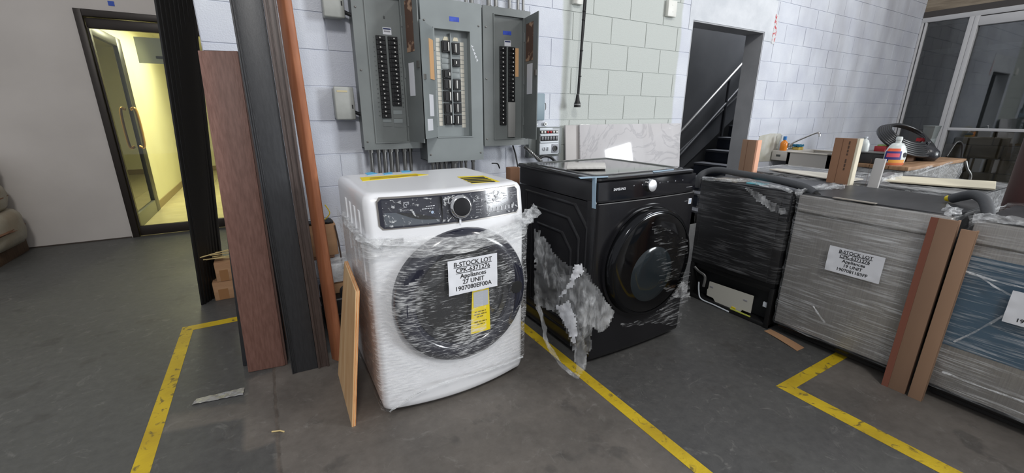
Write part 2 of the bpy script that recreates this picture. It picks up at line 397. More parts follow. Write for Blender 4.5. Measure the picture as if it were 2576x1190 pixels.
for ci in range(18):
    z = ci*CH; off = 0. if ci % 2 == 0 else CH
    joints = [WX0]
    k = -2
    while k*BL+off < WX1:
        x = k*BL+off
        if x > 4.6: x -= .045
        if WX0+.03 < x < WX1-.03: joints.append(x)
        k += 1
    joints.append(WX1)
    for a, b in zip(joints, joints[1:]):
        cuts = [(a, b)]
        hole = (DX0, DX1) if z+CH < DZ else ((3.60, 5.0) if ci in (10, 11) else None)
        if hole:
            nc = []
            for p, q in cuts:
                if p < hole[0]: nc.append((p, min(q, hole[0])))
                if q > hole[1]: nc.append((max(p, hole[1]), q))
            cuts = nc
        for p, q in cuts:
            if q-p < .025: continue
            c = Vector(((p+q)/2, WY, z+CH/2)); s = pxof(c)
            dy = .0016*nz(c.x*3, c.z*5)
            if s and -60 < s[0] < IW+40 and -70 < s[1] < 520 and nb < 298:
                share('block', block_mesh(q-p), wall_back, (c.x, WY+dy, c.z)); nb += 1
            else:
                rest.hexa([(p+.001, back+.004, z+.001), (q-.001, back+.004, z+.001), (q-.001, back+.004, z+CH-.001), (p+.001, back+.004, z+CH-.001)],
                          [(p+.005, WY, z+.005), (q-.005, WY, z+.005), (q-.005, WY, z+CH-.005), (p+.005, WY, z+CH-.005)])
part('far_blocks', rest, BLOCKM, wall_back, smooth=0, kind='stuff')
LINT = mat('lintel_plaster', S(214, 217, 222), .6, c2=S(196, 200, 206), scale=5, bump=.3, bscale=30)
mb = MB(); mb.box(3.60, 5.0, WY-.002, back+.003, DZ, 12*CH); mb.box(3.60, DX0, WY-.002, back+.003, 10*CH, DZ); mb.box(DX1, 5.0, WY-.002, back+.003, 10*CH, DZ)
part('lintel', mb, LINT, wall_back, smooth=0)
# lining of the opening: white wall paint, its shade put into the grey
JAMB_FLOOR_GREY = mat('jamb_shade_floor_grey', S(176, 178, 182), .6, c2=S(162, 164, 168), scale=4, bump=.15, bscale=60)
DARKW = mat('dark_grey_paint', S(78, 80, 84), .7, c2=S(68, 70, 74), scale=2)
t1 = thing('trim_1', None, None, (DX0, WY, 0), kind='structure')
part('jamb', MB().box(DX1-.012, DX1, WY+.003, WY+.2, 0, DZ), JAMB_FLOOR_GREY, t1); part('jamb', MB().box(DX0, DX0+.012, WY+.003, WY+.2, 0, DZ), JAMB_FLOOR_GREY, t1)
part('head', MB().box(DX0+.012, DX1-.012, WY+.003, WY+.2, DZ-.012, DZ), JAMB_FLOOR_GREY, t1)
# ------------------------------------------------------------------ stairwell behind it
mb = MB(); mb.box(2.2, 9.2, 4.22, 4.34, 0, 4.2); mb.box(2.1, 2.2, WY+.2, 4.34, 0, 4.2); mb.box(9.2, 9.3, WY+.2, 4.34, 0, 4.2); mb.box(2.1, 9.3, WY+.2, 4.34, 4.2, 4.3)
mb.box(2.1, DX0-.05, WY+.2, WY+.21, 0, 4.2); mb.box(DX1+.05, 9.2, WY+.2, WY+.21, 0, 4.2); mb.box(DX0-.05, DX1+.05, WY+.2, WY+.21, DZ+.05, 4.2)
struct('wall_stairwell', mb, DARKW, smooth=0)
struct('floor_stairwell', MB().box(2.2, 9.2, WY+.2, 4.22, -.1, 0), JAMB_FLOOR_GREY, smooth=0)
stair = thing('staircase', 'dark blue-grey staircase climbing to the right inside the doorway', 'stairs', (5.6, 3.7, 0))
TREAD = mat('stair_blue_grey', S(52, 58, 72), .55, c2=S(42, 46, 56), scale=6)
for k in range(12):
    zt = .036+.178*(k+0); xn = 4.83+.247*k
    part('step', MB().box(xn, xn+.29, WY+.24, 4.10, max(0, zt-.19), zt-.03), TREAD, stair, bevel=.003)
    part('nosing', MB().box(xn-.02, xn+.27, WY+.24, 4.10, zt-.03, zt), mat('stair_nosing', S(84, 86, 92), .5), stair, bevel=.004)
part('stringer', MB().hexa([(4.55, 4.10, 0), (8.1, 4.10, 2.3), (8.1, 4.13, 2.3), (4.55, 4.13, 0)], [(4.55, 4.10, .30), (8.1, 4.10, 2.62), (8.1, 4.13, 2.62), (4.55, 4.13, .30)]), DARKW, stair)
rl = thing('stair_railing', 'pipe stair railing with bright top rail inside the dark doorway', 'railing', (5.6, 4.1, 0))
RAILM = mat('rail_steel', S(74, 76, 80), .5, .3); RAILB = mat('rail_bright', S(215, 215, 215), .22, .9)
def rz(x, z0): return z0+(x-5.258)*.80
part('top_rail', MB().tube([(4.4, 4.08, rz(4.4, 1.095)), (8.0, 4.08, rz(8, 1.095))], .022, 12), RAILB, rl)
part('lower_rail', MB().tube([(4.4, 4.08, rz(4.4, .735)), (8.0, 4.08, rz(8, .735))], .02, 10), RAILM, rl)
for x in (4.9, 6.12, 7.35): part('post', MB().tube([(x, 4.08, max(.02, rz(x, .25))), (x, 4.08, rz(x, 1.095))], .019, 10), RAILM, rl)

# ------------------------------------------------------------------ recessed wall with the glass door, return wall
LY = 5.655
PLASTER = mat('white_plaster', S(205, 199, 194), .6, c2=S(195, 189, 184), scale=1.6, bump=.12, bscale=14)
LD0, LD1, LDZ = -1.336, -.236, 2.176
mb = MB(); mb.box(-7, LD0, LY, LY+.15, 0, WTOP); mb.box(LD1, WX0, LY, LY+.15, 0, WTOP); mb.box(LD0, LD1, LY, LY+.15, LDZ, WTOP)
wl = struct('wall_left', mb, PLASTER, smooth=0)
struct('wall_return', MB().box(WX0, WX0+.2, WY+.2, LY+.15, 0, WTOP), PLASTER, smooth=0)
struct('trim_2', MB().box(-7, LD0-.01, LY-.004, LY, .0, .012), mat('dirty_joint', S(70, 62, 56), .9), smooth=0)
BRONZE = mat('dark_bronze_aluminium', S(48, 42, 38), .42, .3)
d1 = thing('door_1', None, None, (LD0, LY, 0), kind='structure')
part('door_frame', MB().box(LD0, LD0+.055, LY-.02, LY+.12, 0, LDZ), BRONZE, d1, bevel=.004)
part('door_frame', MB().box(LD1-.055, LD1, LY-.02, LY+.12, 0, LDZ), BRONZE, d1, bevel=.004)
part('header', MB().box(LD0+.055, LD1-.055, LY-.02, LY+.12, LDZ-.06, LDZ), BRONZE, d1, bevel=.004)
part('top_rail', MB().box(LD0+.06, LD1-.06, LY+.01, LY+.06, LDZ-.155, LDZ-.068), BRONZE, d1, bevel=.004)
part('bottom_rail', MB().box(LD0+.06, LD1-.06, LY+.01, LY+.06, .006, .105), BRONZE, d1, bevel=.004)
part('stile', MB().box(LD0+.06, LD0+.075, LY+.01, LY+.06, .105, LDZ-.155), BRONZE, d1); part('stile', MB().box(LD1-.11, LD1-.06, LY+.01, LY+.06, .105, LDZ-.155), BRONZE, d1)
part('pane', MB().box(LD0+.075, LD1-.11, LY+.03, LY+.036, .105, LDZ-.155), glass('clear_glass', (.95, .97, .93, 1), .05), d1)
a = onY(335, 92, LY+.025); b = onY(452, 163, LY+.025)
NOT = thing('notice_film', 'frosted grey notice film stuck on the glass door pane', 'sticker', (a.x, LY+.02, b.z))
part('sheet', MB().box(a.x, b.x, LY+.022, LY+.028, b.z, a.z), glass('frosted_film', (.75, .78, .76, 1), .04, .2, .5, S(150, 156, 152)), NOT)
part('print', MB().box(lerp(a.x, b.x, .44), lerp(a.x, b.x, .72), LY+.019, LY+.0215, lerp(b.z, a.z, .20), lerp(b.z, a.z, .30)), mat('grey_print', S(72, 76, 74), .6), NOT)
# corridor
CREAMW = mat('cream_corridor_paint', S(232, 229, 196), .55, c2=S(227, 223, 188), scale=1.5)
mb = MB()
CX0, CX1, CY1 = -1.37, -.02, 11.7
mb.box(CX0-.12, CX0, LY+.15, 5.98, 0, 2.5); mb.box(CX0-.12, CX0, 7.22, CY1, 0, 2.5); mb.box(CX0-.12, CX0, 5.98, 7.22, 2.12, 2.5)
mb.box(CX1, CX1+.12, LY+.15, CY1, 0, 2.5); mb.box(CX0-.12, CX1+.12, CY1, CY1+.12, 0, 2.5)
struct('wall_corridor', mb, CREAMW, smooth=0)
struct('ceiling_corridor', MB().box(CX0-2.6, CX1+.12, LY+.15, CY1+.12, 2.5, 2.6), CREAMW, smooth=0)
fc = struct('floor_corridor', MB().box(CX0-2.6, CX1+.12, LY, CY1+.12, -.12, -.006), mat('grout', S(120, 112, 90), .8), smooth=0)
TILE = mat('beige_floor_tile', S(205, 196, 158), .3, c2=S(190, 180, 142), scale=4, rand=.05)
tm = mesh('tile', MB().box(-.224, .224, -.224, .224, -.006, 0), TILE, bevel=.002, seg=1)
for i in range(3):
    for j in range(13): share('tile', tm, fc, (CX0+.225+i*.45, LY+.38+j*.45, 0))
struct('baseboard_corridor', MB().box(CX0, CX0+.012, 7.22, CY1, 0, .10).box(CX0, CX1, CY1-.012, CY1, 0, .10), mat('baseboard_tan', S(150, 132, 96), .5), smooth=0)
# inner glass door in the corridor's side wall, its dim store room behind
d2 = thing('door_2', None, None, (CX0, 6.6, 0), kind='structure')
DK = mat('door_dark_frame', S(40, 42, 40), .35, .4)
part('stile', MB().box(CX0-.03, CX0+.02, 7.02, 7.22, 0, 2.12), DK, d2, bevel=.004); part('stile', MB().box(CX0-.03, CX0+.02, 5.98, 6.06, 0, 2.12), CREAMW, d2, bevel=.004)
part('top_rail', MB().box(CX0-.03, CX0+.02, 6.06, 7.02, 2.02, 2.12), DK, d2, bevel=.004); part('bottom_rail', MB().box(CX0-.03, CX0+.02, 6.06, 7.02, 0, .16), mat('grey_kick_rail', S(120, 122, 112), .4, .4), d2, bevel=.004)
part('pane', MB().box(CX0-.008, CX0-.002, 6.06, 7.02, .16, 2.02), glass('dim_glass', (.8, .84, .78, 1), .06), d2)
part('pull_handle', MB().tube(bez([(CX0+.02, 6.90, .86), (CX0+.07, 6.90, .88), (CX0+.07, 6.90, 1.28), (CX0+.02, 6.90, 1.30)], 8), .016, 10), mat('brass', S(190, 150, 84), .28, .9), d2)
mb = MB(); mb.box(CX0-2.6, CX0-2.5, LY+.15, 9, 0, 2.5); mb.box(CX0-2.6, CX0-.12, 9, 9.1, 0, 2.5)
struct('wall_storeroom', mb, mat('store_room_wall', S(150, 146, 120), .7), smooth=0)
sh = thing('storage_shelf', 'dark metal shelf seen through the inner glass door', 'shelf', (-2.2, 8.1, 0))
for z in (.5, 1.0, 1.45): part('shelf_board', MB().box(-2.7, -1.62, 7.9, 8.35, z, z+.03), BLACKM, sh)
for x in (-2.7, -1.66): part('post', MB().box(x, x+.04, 7.9, 7.94, 0, 1.95), BLACKM, sh)
YB = mat('yellow_plastic', S(214, 186, 30), .4)
solo('tool_case', MB().box(-2.28, -1.98, 7.95, 8.2, 1.481, 1.80), YB, 'yellow plastic case on the top storage shelf', 'case', bevel=.05, seg=3)
solo('parts_bin', MB().box(-2.1, -1.72, 7.92, 8.2, 1.031, 1.13).box(-2.08, -1.74, 7.915, 7.92, 1.09, 1.14), YB, 'yellow parts bin on the middle storage shelf', 'bin', bevel=.01)
solo('parts_bin', MB().box(-2.0, -1.70, 7.92, 8.2, .531, .63).box(-1.98, -1.72, 7.915, 7.92, .59, .64), YB, 'yellow parts bin on the lowest storage shelf', 'bin', bevel=.01)
# blue tape scrap on the wall
a = onY(270, 2, LY); solo('tape_scrap', MB().box(a.x, a.x+.045, LY-.003, LY-.0005, a.z-.04, a.z), mat('blue_masking_tape', S(50, 84, 180), .6), 'scrap of blue masking tape above the glass door frame', 'tape')

# ------------------------------------------------------------------ right wall: glazed partition, dim room behind
RX = WX1
WOODB = mat('old_timber', S(150, 138, 120), .7, c2=S(118, 106, 90), scale=3, stretch=(6, 1, 8), bump=.3)
struct('wall_right', MB().box(RX, RX+.15, -1.5, WY+.2, 2.74, WTOP), WOODB, smooth=0)
struct('trim_3', MB().box(RX-.02, RX+.1, -1.5, WY-.002, 2.655, 2.74), mat('dark_brown_trim', S(66, 62, 60), .6), smooth=0)
ALU = mat('white_aluminium', S(196, 196, 197), .4, .1)
win = thing('window_1', None, None, (RX, 1.0, 0), kind='structure')
part('window_frame', MB().box(RX-.03, RX+.06, -1.5, WY-.002, 2.59, 2.655), ALU, win, bevel=.004)
part('window_frame', MB().box(RX-.03, RX+.06, WY-.07, WY-.045, .0, 2.59), ALU, win, bevel=.003); part('window_frame', MB().box(RX-.03, RX+.06, WY-.03, WY-.002, .0, 2.59), ALU, win, bevel=.003)
part('mullion', MB().box(RX-.04, RX+.06, 2.315, 2.37, 0, 2.59), ALU, win, bevel=.004); part('mullion', MB().box(RX-.05, RX+.06, 2.262, 2.312, 0, 2.59), ALU, win, bevel=.004)
part('mullion', MB().box(RX-.05, RX+.06, .9, .96, 0, 2.59), ALU, win, bevel=.004)
part('door_top_rail', MB().box(RX-.05, RX+.05, .96, 2.262, 2.46, 2.575), ALU, win, bevel=.004)
part('push_bar', MB().box(RX-.05, RX+.05, .96, 2.262, 1.045, 1.085), ALU, win, bevel=.004)
GLD = glass('window_glass', (.82, .85, .86, 1), .09)
part('pane', MB().box(RX+.01, RX+.016, 2.37, WY-.07, 0, 2.59), GLD, win); part('pane', MB().box(RX+.01, RX+.016, .96, 2.262, 0, 2.46), GLD, win); part('pane', MB().box(RX+.01, RX+.016, -1.5, .9, 0, 2.59), GLD, win)
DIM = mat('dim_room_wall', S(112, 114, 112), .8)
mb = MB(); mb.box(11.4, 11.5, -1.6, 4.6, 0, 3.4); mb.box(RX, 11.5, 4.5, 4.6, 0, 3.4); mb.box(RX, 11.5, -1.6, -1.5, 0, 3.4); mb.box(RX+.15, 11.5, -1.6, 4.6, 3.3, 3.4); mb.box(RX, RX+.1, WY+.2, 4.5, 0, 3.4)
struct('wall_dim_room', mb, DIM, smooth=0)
for i, z in enumerate((2.25, 2.72)): solo('ceiling_beam', MB().box(10.2, 10.3, -1.5, 4.5, z, z+.09), mat('beam_grey', S(140, 142, 142), .6), ('lower' if i == 0 else 'upper')+' grey beam crossing the dim room behind the glass', 'beam')
CART = mat('kraft_carton', S(126, 108, 84), .85, c2=S(108, 92, 70), scale=2, rand=.12)
cm = mesh('carton', MB().box(-.2, .2, -.16, .16, 0, .2), CART, bevel=.008)
rows = ('bottom', 'second', 'third', 'fourth', 'fifth'); nth = ('first', 'second', 'third', 'fourth', 'fifth', 'sixth')
for r in range(5):
    for k in range(6):
        if r == 4 and k in (1, 4): continue
        o = bpy.data.objects.new('carton', cm); C.objects.link(o); o.location = (9.75+.03*nz(r, k), 2.75-.335*k-(.12 if r % 2 else 0), r*.205); o.rotation_euler[2] = .05*nz(k*3.1, r*1.7)
        tag(o, f'kraft carton behind the glass, {nth[k]} from the block wall in the {rows[r]} layer', 'carton', 'cartons stacked behind the glass')
# steel column between the appliance rows
cl = thing('steel_column', 'dark red-brown steel column behind the blue-filmed appliance at the right', 'column', (3.25, .435, 0))
part('shaft', MB().cyl((3.25, .435, 0), (3.25, .435, 3.66), .115, 32), mat('oxide_red_paint', S(74, 44, 42), .6, c2=S(62, 38, 37), scale=3), cl)
part('base_plate', MB().box(3.11, 3.39, .295, .575, 0, .015), mat('oxide_red_paint', None), cl)

# ------------------------------------------------------------------ floor lines
TAPE = mat('yellow_floor_paint', S(205, 176, 30), .6, c2=S(178, 150, 26), scale=5, bump=.2, bscale=60)
def worn(M):
    nt = M.node_tree; N = nt.nodes; L = nt.links; P = N['Principled BSDF']; src = P.inputs['Base Color'].links[0].from_socket
    g = N.new('ShaderNodeNewGeometry'); n = N.new('ShaderNodeTexNoise'); n.inputs['Scale'].default_value = 22; n.inputs['Detail'].default_value = 6; n.inputs['Distortion'].default_value = 1.0
    L.new(g.outputs['Position'], n.inputs['Vector']); r = N.new('ShaderNodeMapRange'); r.inputs[1].default_value = .60; r.inputs[2].default_value = .68; r.inputs[4].default_value = .8; L.new(n.outputs['Fac'], r.inputs[0])
    m = N.new('ShaderNodeMix'); m.data_type = 'RGBA'; L.new(src, m.inputs[6]); m.inputs[7].default_value = S(86, 76, 48); L.new(r.outputs[0], m.inputs[0]); L.new(m.outputs[2], P.inputs['Base Color'])
worn(TAPE)
def flat(poly, t=.0012): return MB().prism(poly, lambda u, v, w: (u, v, w), .0002, t)
solo('yellow_line_marking', flat([(-.595, 3.0), (.35, 3.0), (.35, 2.93), (-.534, 2.93), (-.534, .2), (-.595, .2)]), TAPE, 'worn yellow floor line with a corner, left of the leaning boards', 'floor line')
solo('yellow_line_marking', flat([(1.20, 2.6), (1.258, 2.6), (1.258, -.6), (1.20, -.6)]), TAPE, 'worn straight yellow floor line running beside the black washer', 'floor line')
solo('yellow_line_marking', flat([(1.985, .851), (2.85, .851), (2.85, .795), (2.06, .795), (2.06, -.6), (1.985, -.6)]), TAPE, 'worn yellow floor line with a corner in front of the wrapped steel dishwasher', 'floor line')

# ------------------------------------------------------------------ electrical panels
def leaf_dir(xh, yh, z, wd, target):
    best = None
    for k in range(-170, 171):
        a = math.radians(k*.5); d = (math.sin(a), -math.cos(a)); s = pxof((xh+d[0]*wd, yh+d[1]*wd, z))
        e = abs(s[0]-target)
        if best is None or e < best[0]: best = (e, d)
    return best[1]
TOGW = mat('toggle_white', S(220, 220, 216), .4); MANILA = mat('manila_paper', S(222, 176, 128), .7); RUST = mat('torn_glue_patch', S(92, 68, 56), .9, c2=S(170, 140, 116), scale=14, stretch=(1, 1, 1.4), lo=.52, hi=.60)
BLUEL = mat('blue_sticker', S(40, 64, 170), .5, c2=S(60, 90, 200), scale=30); SCREWM = mat('screw', S(150, 148, 144), .35, .8)
LABELP = mat('label_card', S(214, 210, 198), .6, rand=.08)
def epanel(lab, x0, x1, z0, z1, yf, ox0, ox1, oz0, oz1, depth, m, side, lpx, lw, lz):
    t = thing('electrical_panel', lab, 'electrical panel', ((x0+x1)/2, yf, z0), 'grey breaker panels on the block wall')
    ex0, ex1, ez0, ez1 = x0+.012, x1-.012, z0+.008, z1-.008
    mb = MB(); mb.box(ex0, ex0+.003, yf+.012, WY-.004, ez0, ez1); mb.box(ex1-.003, ex1, yf+.012, WY-.004, ez0, ez1); mb.box(ex0, ex1, yf+.012, WY-.004, ez0, ez0+.003); mb.box(ex0, ex1, yf+.012, WY-.004, ez1-.003, ez1); mb.box(ex0, ex1, WY-.004, WY-.001, ez0, ez1)
    mb.box(ox0-.003, ox0, yf+.012, yf+depth+.004, oz0, oz1); mb.box(ox1, ox1+.003, yf+.012, yf+depth+.004, oz0, oz1); mb.box(ox0, ox1, yf+.012, yf+depth+.004, oz0-.003, oz0); mb.box(ox0, ox1, yf+.012, yf+depth+.004, oz1, oz1+.003)
    part('enclosure', mb, m, t)
    # front trim: four strips around the opening
    fr = MB(); fr.box(x0, ox0, yf, yf+.012, z0, z1); fr.box(ox1, x1, yf, yf+.012, z0, z1); fr.box(ox0, ox1, yf, yf+.012, z0, oz0); fr.box(ox0, ox1, yf, yf+.012, oz1, z1)
    part('front_cover', fr, m, t)
    e = .007; lip = MB(); lip.box(ox0-e, ox0, yf-.006, yf, oz0-e, oz1+e); lip.box(ox1, ox1+e, yf-.006, yf, oz0-e, oz1+e); lip.box(ox0, ox1, yf-.006, yf, oz0-e, oz0); lip.box(ox0, ox1, yf-.006, yf, oz1, oz1+e)
    part('lip', lip, m, t)
    wl_ = MB()   # inner walls + dead front
    wl_.box(ox0, ox1, yf+depth, yf+depth+.004, oz0, oz1); part('dead_front', wl_, m, t)
    for (xx, zz) in ((x0+.022, z0+.05), (x1-.022, z0+.05), (x0+.022, z1-.13), (x1-.022, z1-.13), (x0+.022, (z0+z1)/2)):
        part('screw', MB().lathe([(.006, 0), (.0055, .004), (.003, .006)], (xx, yf, zz), (0, -1, 0), 10), SCREWM, t)
    hx = ox1+e if side > 0 else ox0-e
    d = leaf_dir(hx, yf-.006, (lz[0]+lz[1])/2, lw, lpx)
    nrm = Vector((d[1], -d[0], 0))*(1 if side > 0 else -1)    # normal of the visible inner face
    if nrm.dot(Vector((0, 0, 0))-Vector((hx, yf, 0))) < 0: nrm = -nrm
    P = lambda tt, z, o=0.: Vector((hx+d[0]*lw*tt, yf-.006+d[1]*lw*tt, z))+nrm*o
    dm = MB(); dm.hexa([P(0, lz[0]), P(1, lz[0]), P(1, lz[0], -.006), P(0, lz[0], -.006)], [P(0, lz[1]), P(1, lz[1]), P(1, lz[1], -.006), P(0, lz[1], -.006)])
    dr = part('door', dm, m, t)
    for q in (.15, .5, .85):
        z = lerp(lz[0], lz[1], q); part('hinge', MB().cyl((hx, yf-.008, z-.03), (hx, yf-.008, z+.03), .005, 8), m, dr)
    def sheet(name, a, b, za, zb, mt, o=.0015):
        return part(name, MB().hexa([P(a, za, .0004), P(b, za, .0004), P(b, za, o), P(a, za, o)], [P(a, zb, .0004), P(b, zb, .0004), P(b, zb, o), P(a, zb, o)]), mt, dr)
    sheet('latch', .86, .98, lerp(*lz, .52), lerp(*lz, .565), SCREWM, .008)
    return t, sheet
def breaker_mesh(wd, hh, s):
    me = mesh('breaker', MB().box(-wd/2, wd/2, -.014, 0, -hh/2+.0007, hh/2-.0007).box(-wd*.28, wd*.2, -.018, -.014, -hh*.3, hh*.3), BREAKER, bevel=.001, seg=1); return me
def breakers(t, xa, xb, za, zb, n, y, s, skip=()):
    hh = (za-zb)/n; me = breaker_mesh(xb-xa, hh, s); tm_ = mesh('toggle', MB().lathe([(.0045, 0), (.0045, .004), (.002, .006)], (0, 0, 0), (0, -1, 0), 10), TOGW)
    for k in range(n):
        if k in skip: continue
        z = za-hh*(k+.5); b = share('breaker', me, t, ((xa+xb)/2, y, z)); 
        o = bpy.data.objects.new('toggle', tm_); C.objects.link(o); o.parent = b; o.location = (s*(xb-xa)*.18+.003*nz(k*2.3, s), -.018, 0)

# panel 1 (nearest the boards)
yf = 2.74
t, sheet = epanel('grey breaker panel with a worn open door, nearest the leaning boards', .535, .905, 1.046, 1.98, yf, .612, .812, 1.092, 1.925, .014, PANELG, 1, 1057, .205, (1.092, 1.925))
sheet('glue_patch', .25, .72, 1.62, 1.90, RUST); sheet('paper', .28, .62, 1.37, 1.56, PAPER)
yb = yf+.014
A = onY(946, 92, yb); B = onY(968, 92, yb); Z0 = onY(958, 90, yb).z; Z1 = onY(970, 297, yb).z
breakers(t, A.x-.004, B.x, Z0, Z1, 18, yb, -.6)
A2 = onY(975, 92, yb); B2 = onY(998, 92, yb); Z1b = onY(1000, 266, yb).z
breakers(t, A2.x-.002, B2.x, Z0, Z1b, 16, yb, .6)
hh = (Z0-Z1)/18
for k in range(5): part('blank', MB().box(A2.x, B2.x, yb-.002, yb, Z1b-hh*(k+1)+.001, Z1b-hh*k-.001), PANELL if k % 2 else PANELG, t)
for k in range(2): part('blank', MB().box(A.x, B.x, yb-.002, yb, Z1-hh*(k+1)+.001, Z1-hh*k-.001), PANELL if k % 2 == 0 else PANELG, t)
a = onY(962, 68, yb); b = onY(985, 88, yb)
ws = part('warning_sticker', MB().box(a.x, b.x, yb-.001, yb, b.z, a.z), PAPER, t); part('sticker_band', MB().box(a.x+.003, b.x-.003, yb-.0015, yb-.001, lerp(b.z, a.z, .68), lerp(b.z, a.z, .9)), mat('navy_ink', S(40, 52, 96), .6), ws)
part('sticker_band', MB().box(a.x+.006, b.x-.008, yb-.0015, yb-.001, lerp(b.z, a.z, .35), lerp(b.z, a.z, .55)), mat('grey_ink', S(150, 150, 156), .6), ws)
text('B', .022, INK, t, onY(966, 44, yb-.001), (1, 0, 0), (0, 0, 1))
for k in range(18):
    if k % 2 == 0 or True: text(str(2*k+1), .010, INK, t, (A.x-.017, yb-.0008, Z0-hh*(k+.5)), (1, 0, 0), (0, 0, 1))
for k in range(16): text(str(2*k+2), .010, INK, t, (B2.x+.012, yb-.0008, Z0-hh*(k+.5)), (1, 0, 0), (0, 0, 1))

# panel 2
yf = 2.70
t, sheet = epanel('lighter grey breaker panel with deep opening, between the other two panels', .925, 1.338, .952, 1.945, yf, 1.008, 1.250, 1.118, 1.775, .045, PANELL, -1, 1066, .245, (1.118, 1.775))
sheet('manila_strip', .12, .44, 1.47, 1.70, MANILA, .004); sheet('paper', .28, .62, 1.25, 1.38, PAPER); sheet('torn_label', .42, .86, 1.165, 1.235, PAPER)
yb = yf+.045
def col(pxa, pxb, y): return onY(pxa, y, yb).x, onY(pxb, y, yb).x
lx = col(1100, 1109.5, 200); rx = col(1159, 1168, 200); zt, zb_ = onY(1104, 95, yb).z, onY(1112, 317, yb).z
tmk = {}
hh = (zt-zb_)/20
for nm, (xa, xb) in (('l', lx), ('r', rx)):
    me = mesh('number_label', MB().box(-(xb-xa)/2, (xb-xa)/2, -.002, 0, -hh/2+.0016, hh/2-.0016), LABELP)
    for k in range(20): share('number_label', me, t, ((xa+xb)/2, yb, zt-hh*(k+.5)-(0 if nm == 'l' else .014)))
bxl = col(1113, 1132, 200); bxr = col(1137, 1156, 200)
def big(xa, xb, ya, yb2, s):
    za, zb2 = onY(1125, ya, yb).z, onY(1130, yb2, yb).z
    o = part('breaker', MB().box(xa, xb, yb-.022, yb, zb2, za).box(lerp(xa, xb, .12), lerp(xa, xb, .55) , yb-.026, yb-.022, lerp(zb2, za, .1), lerp(zb2, za, .9)), BREAKER, t, bevel=.0015, seg=1)
    q = lerp(xa, xb, .78 if s > 0 else .45); part('toggle', MB().box(q-.004, q+.004, yb-.03, yb-.022, lerp(zb2, za, .12 if (za-zb2) > .06 else .3), lerp(zb2, za, .88 if (za-zb2) > .06 else .7)), TOGW, o, bevel=.002)
for ya, y2, in ((104, 133), (176, 198), (199, 226), (229, 256), (260, 286), (288, 314)): big(bxl[0], bxl[1], ya, y2, 1)
for ya, y2 in ((107, 136), (148, 167), (199, 226), (230, 256), (259, 285), (289, 314)): big(bxr[0], bxr[1], ya, y2, -1)
for xs_, ys in ((bxl, (134, 146)), (bxl, (148, 160)), (bxl, (162, 174)), (bxr, (169, 182)), (bxr, (184, 197))):
    part('blank', MB().box(xs_[0], xs_[1], yb-.004, yb, onY(1125, ys[1], yb).z, onY(1125, ys[0], yb).z), PANELL, t, bevel=.001)
part('centre_bar', MB().box(bxl[1]+.003, bxr[0]-.003, yb-.018, yb, zb_+.02, zt+.03), PANELL, t)
for xa, xb in (bxl, bxr): part('rating_tag', MB().prism([(xa+.012, zt-.012), (xb-.002, zt-.012), (xb-.008, zt+.010), (xa+.022, zt+.010)], lambda u, v, w_: (u, w_, v), yb-.003, yb), CREAM, t)
a = onY(1130, 41, yf); b = onY(1155, 56, yf); bl = part('blue_sticker', MB().box(a.x, b.x, yf-.001, yf, b.z, a.z), BLUEL, t); 
a = onY(1184, 112, yf)
for k in range(5): part('paint_chip', MB().prism([(a.x+.01*k, a.z-.02*k), (a.x+.02+.008*k, a.z-.012-.02*k), (a.x+.008+.008*k, a.z-.018-.022*k)], lambda u, v, w_: (u, w_, v), yf-.0008, yf), PAPER, t)

# panel 3
yf = 2.74
t, sheet = epanel('grey breaker panel with open door beside the hanging cord', 1.367, 1.742, 1.041, 1.953, yf, 1.452, 1.682, 1.092, 1.905, .014, PANELG, 1, 1351, .235, (1.092, 1.905))
sheet('glue_patch', .15, .68, 1.62, 1.86, RUST); sheet('paper', .26, .66, 1.40, 1.60, PAPER)
yb = yf+.014
A = onY(1256, 118, yb); B = onY(1272, 118, yb); Z0 = onY(1264, 117, yb).z; Z1 = onY(1266, 314, yb).z
breakers(t, A.x, B.x, Z0, Z1, 18, yb, -.6)
A2 = onY(1278, 118, yb); B2 = onY(1294, 118, yb); Z1b = onY(1284, 257, yb).z
breakers(t, A2.x, B2.x, Z0, Z1b, 13, yb, .6)
part('blank_plate', MB().box(A2.x-.006, B2.x+.002, yb-.016, yb, onY(1284, 345, yb).z, Z1b), mat('grey_blank', S(150, 150, 148), .5), t, bevel=.002)
a = onY(1265, 77, yb); b = onY(1286, 89, yb); part('blue_sticker', MB().box(a.x, b.x, yb-.001, yb, b.z, a.z), BLUEL, t)
a = onY(1269, 101, yb); b = onY(1285, 117, yb); ws = part('warning_sticker', MB().box(a.x, b.x, yb-.001, yb, b.z, a.z), PAPER, t); part('sticker_band', MB().box(a.x+.003, b.x-.003, yb-.0015, yb-.001, lerp(b.z, a.z, .68), lerp(b.z, a.z, .9)), MATS['navy_ink'], ws)
part('tape_strip', MB().box(B2.x+.001, B2.x+.035, yb-.001, yb, onY(1295, 193, yb).z, onY(1295, 121, yb).z), MANILA, t)

# fuse boxes left of the panels
BOXG = mat('old_box_enamel', S(172, 174, 170), .45, c2=S(150, 152, 148), scale=6, bump=.06, bscale=40)
def fusebox(lab, x0, x1, z0, z1):
    t = thing('switch_box', lab, 'switch box', ((x0+x1)/2, WY-.05, z0), 'old switch boxes on the block wall')
    part('body', MB().box(x0+.004, x1-.004, WY-.085, WY-.001, z0+.004, z1-.004), BOXG, t, bevel=.012, seg=3)
    part('cover', MB().box(x0, x1, WY-.098, WY-.08, z0, z1), BOXG, t, bevel=.009, seg=3)
    part('switch_slot', MB().box(x1-.018, x1-.011, WY-.1, WY-.097, lerp(z0, z1, .34), lerp(z0, z1, .46)), BLACKM, t)
    part('conduit_elbow', MB().tube(bez([(x1-.01, WY-.045, z0+.05), (x1+.03, WY-.045, z0+.035), (x1+.07, WY-.05, z0+.02)], 6), .011, 10), DARKPL, t)
    return t
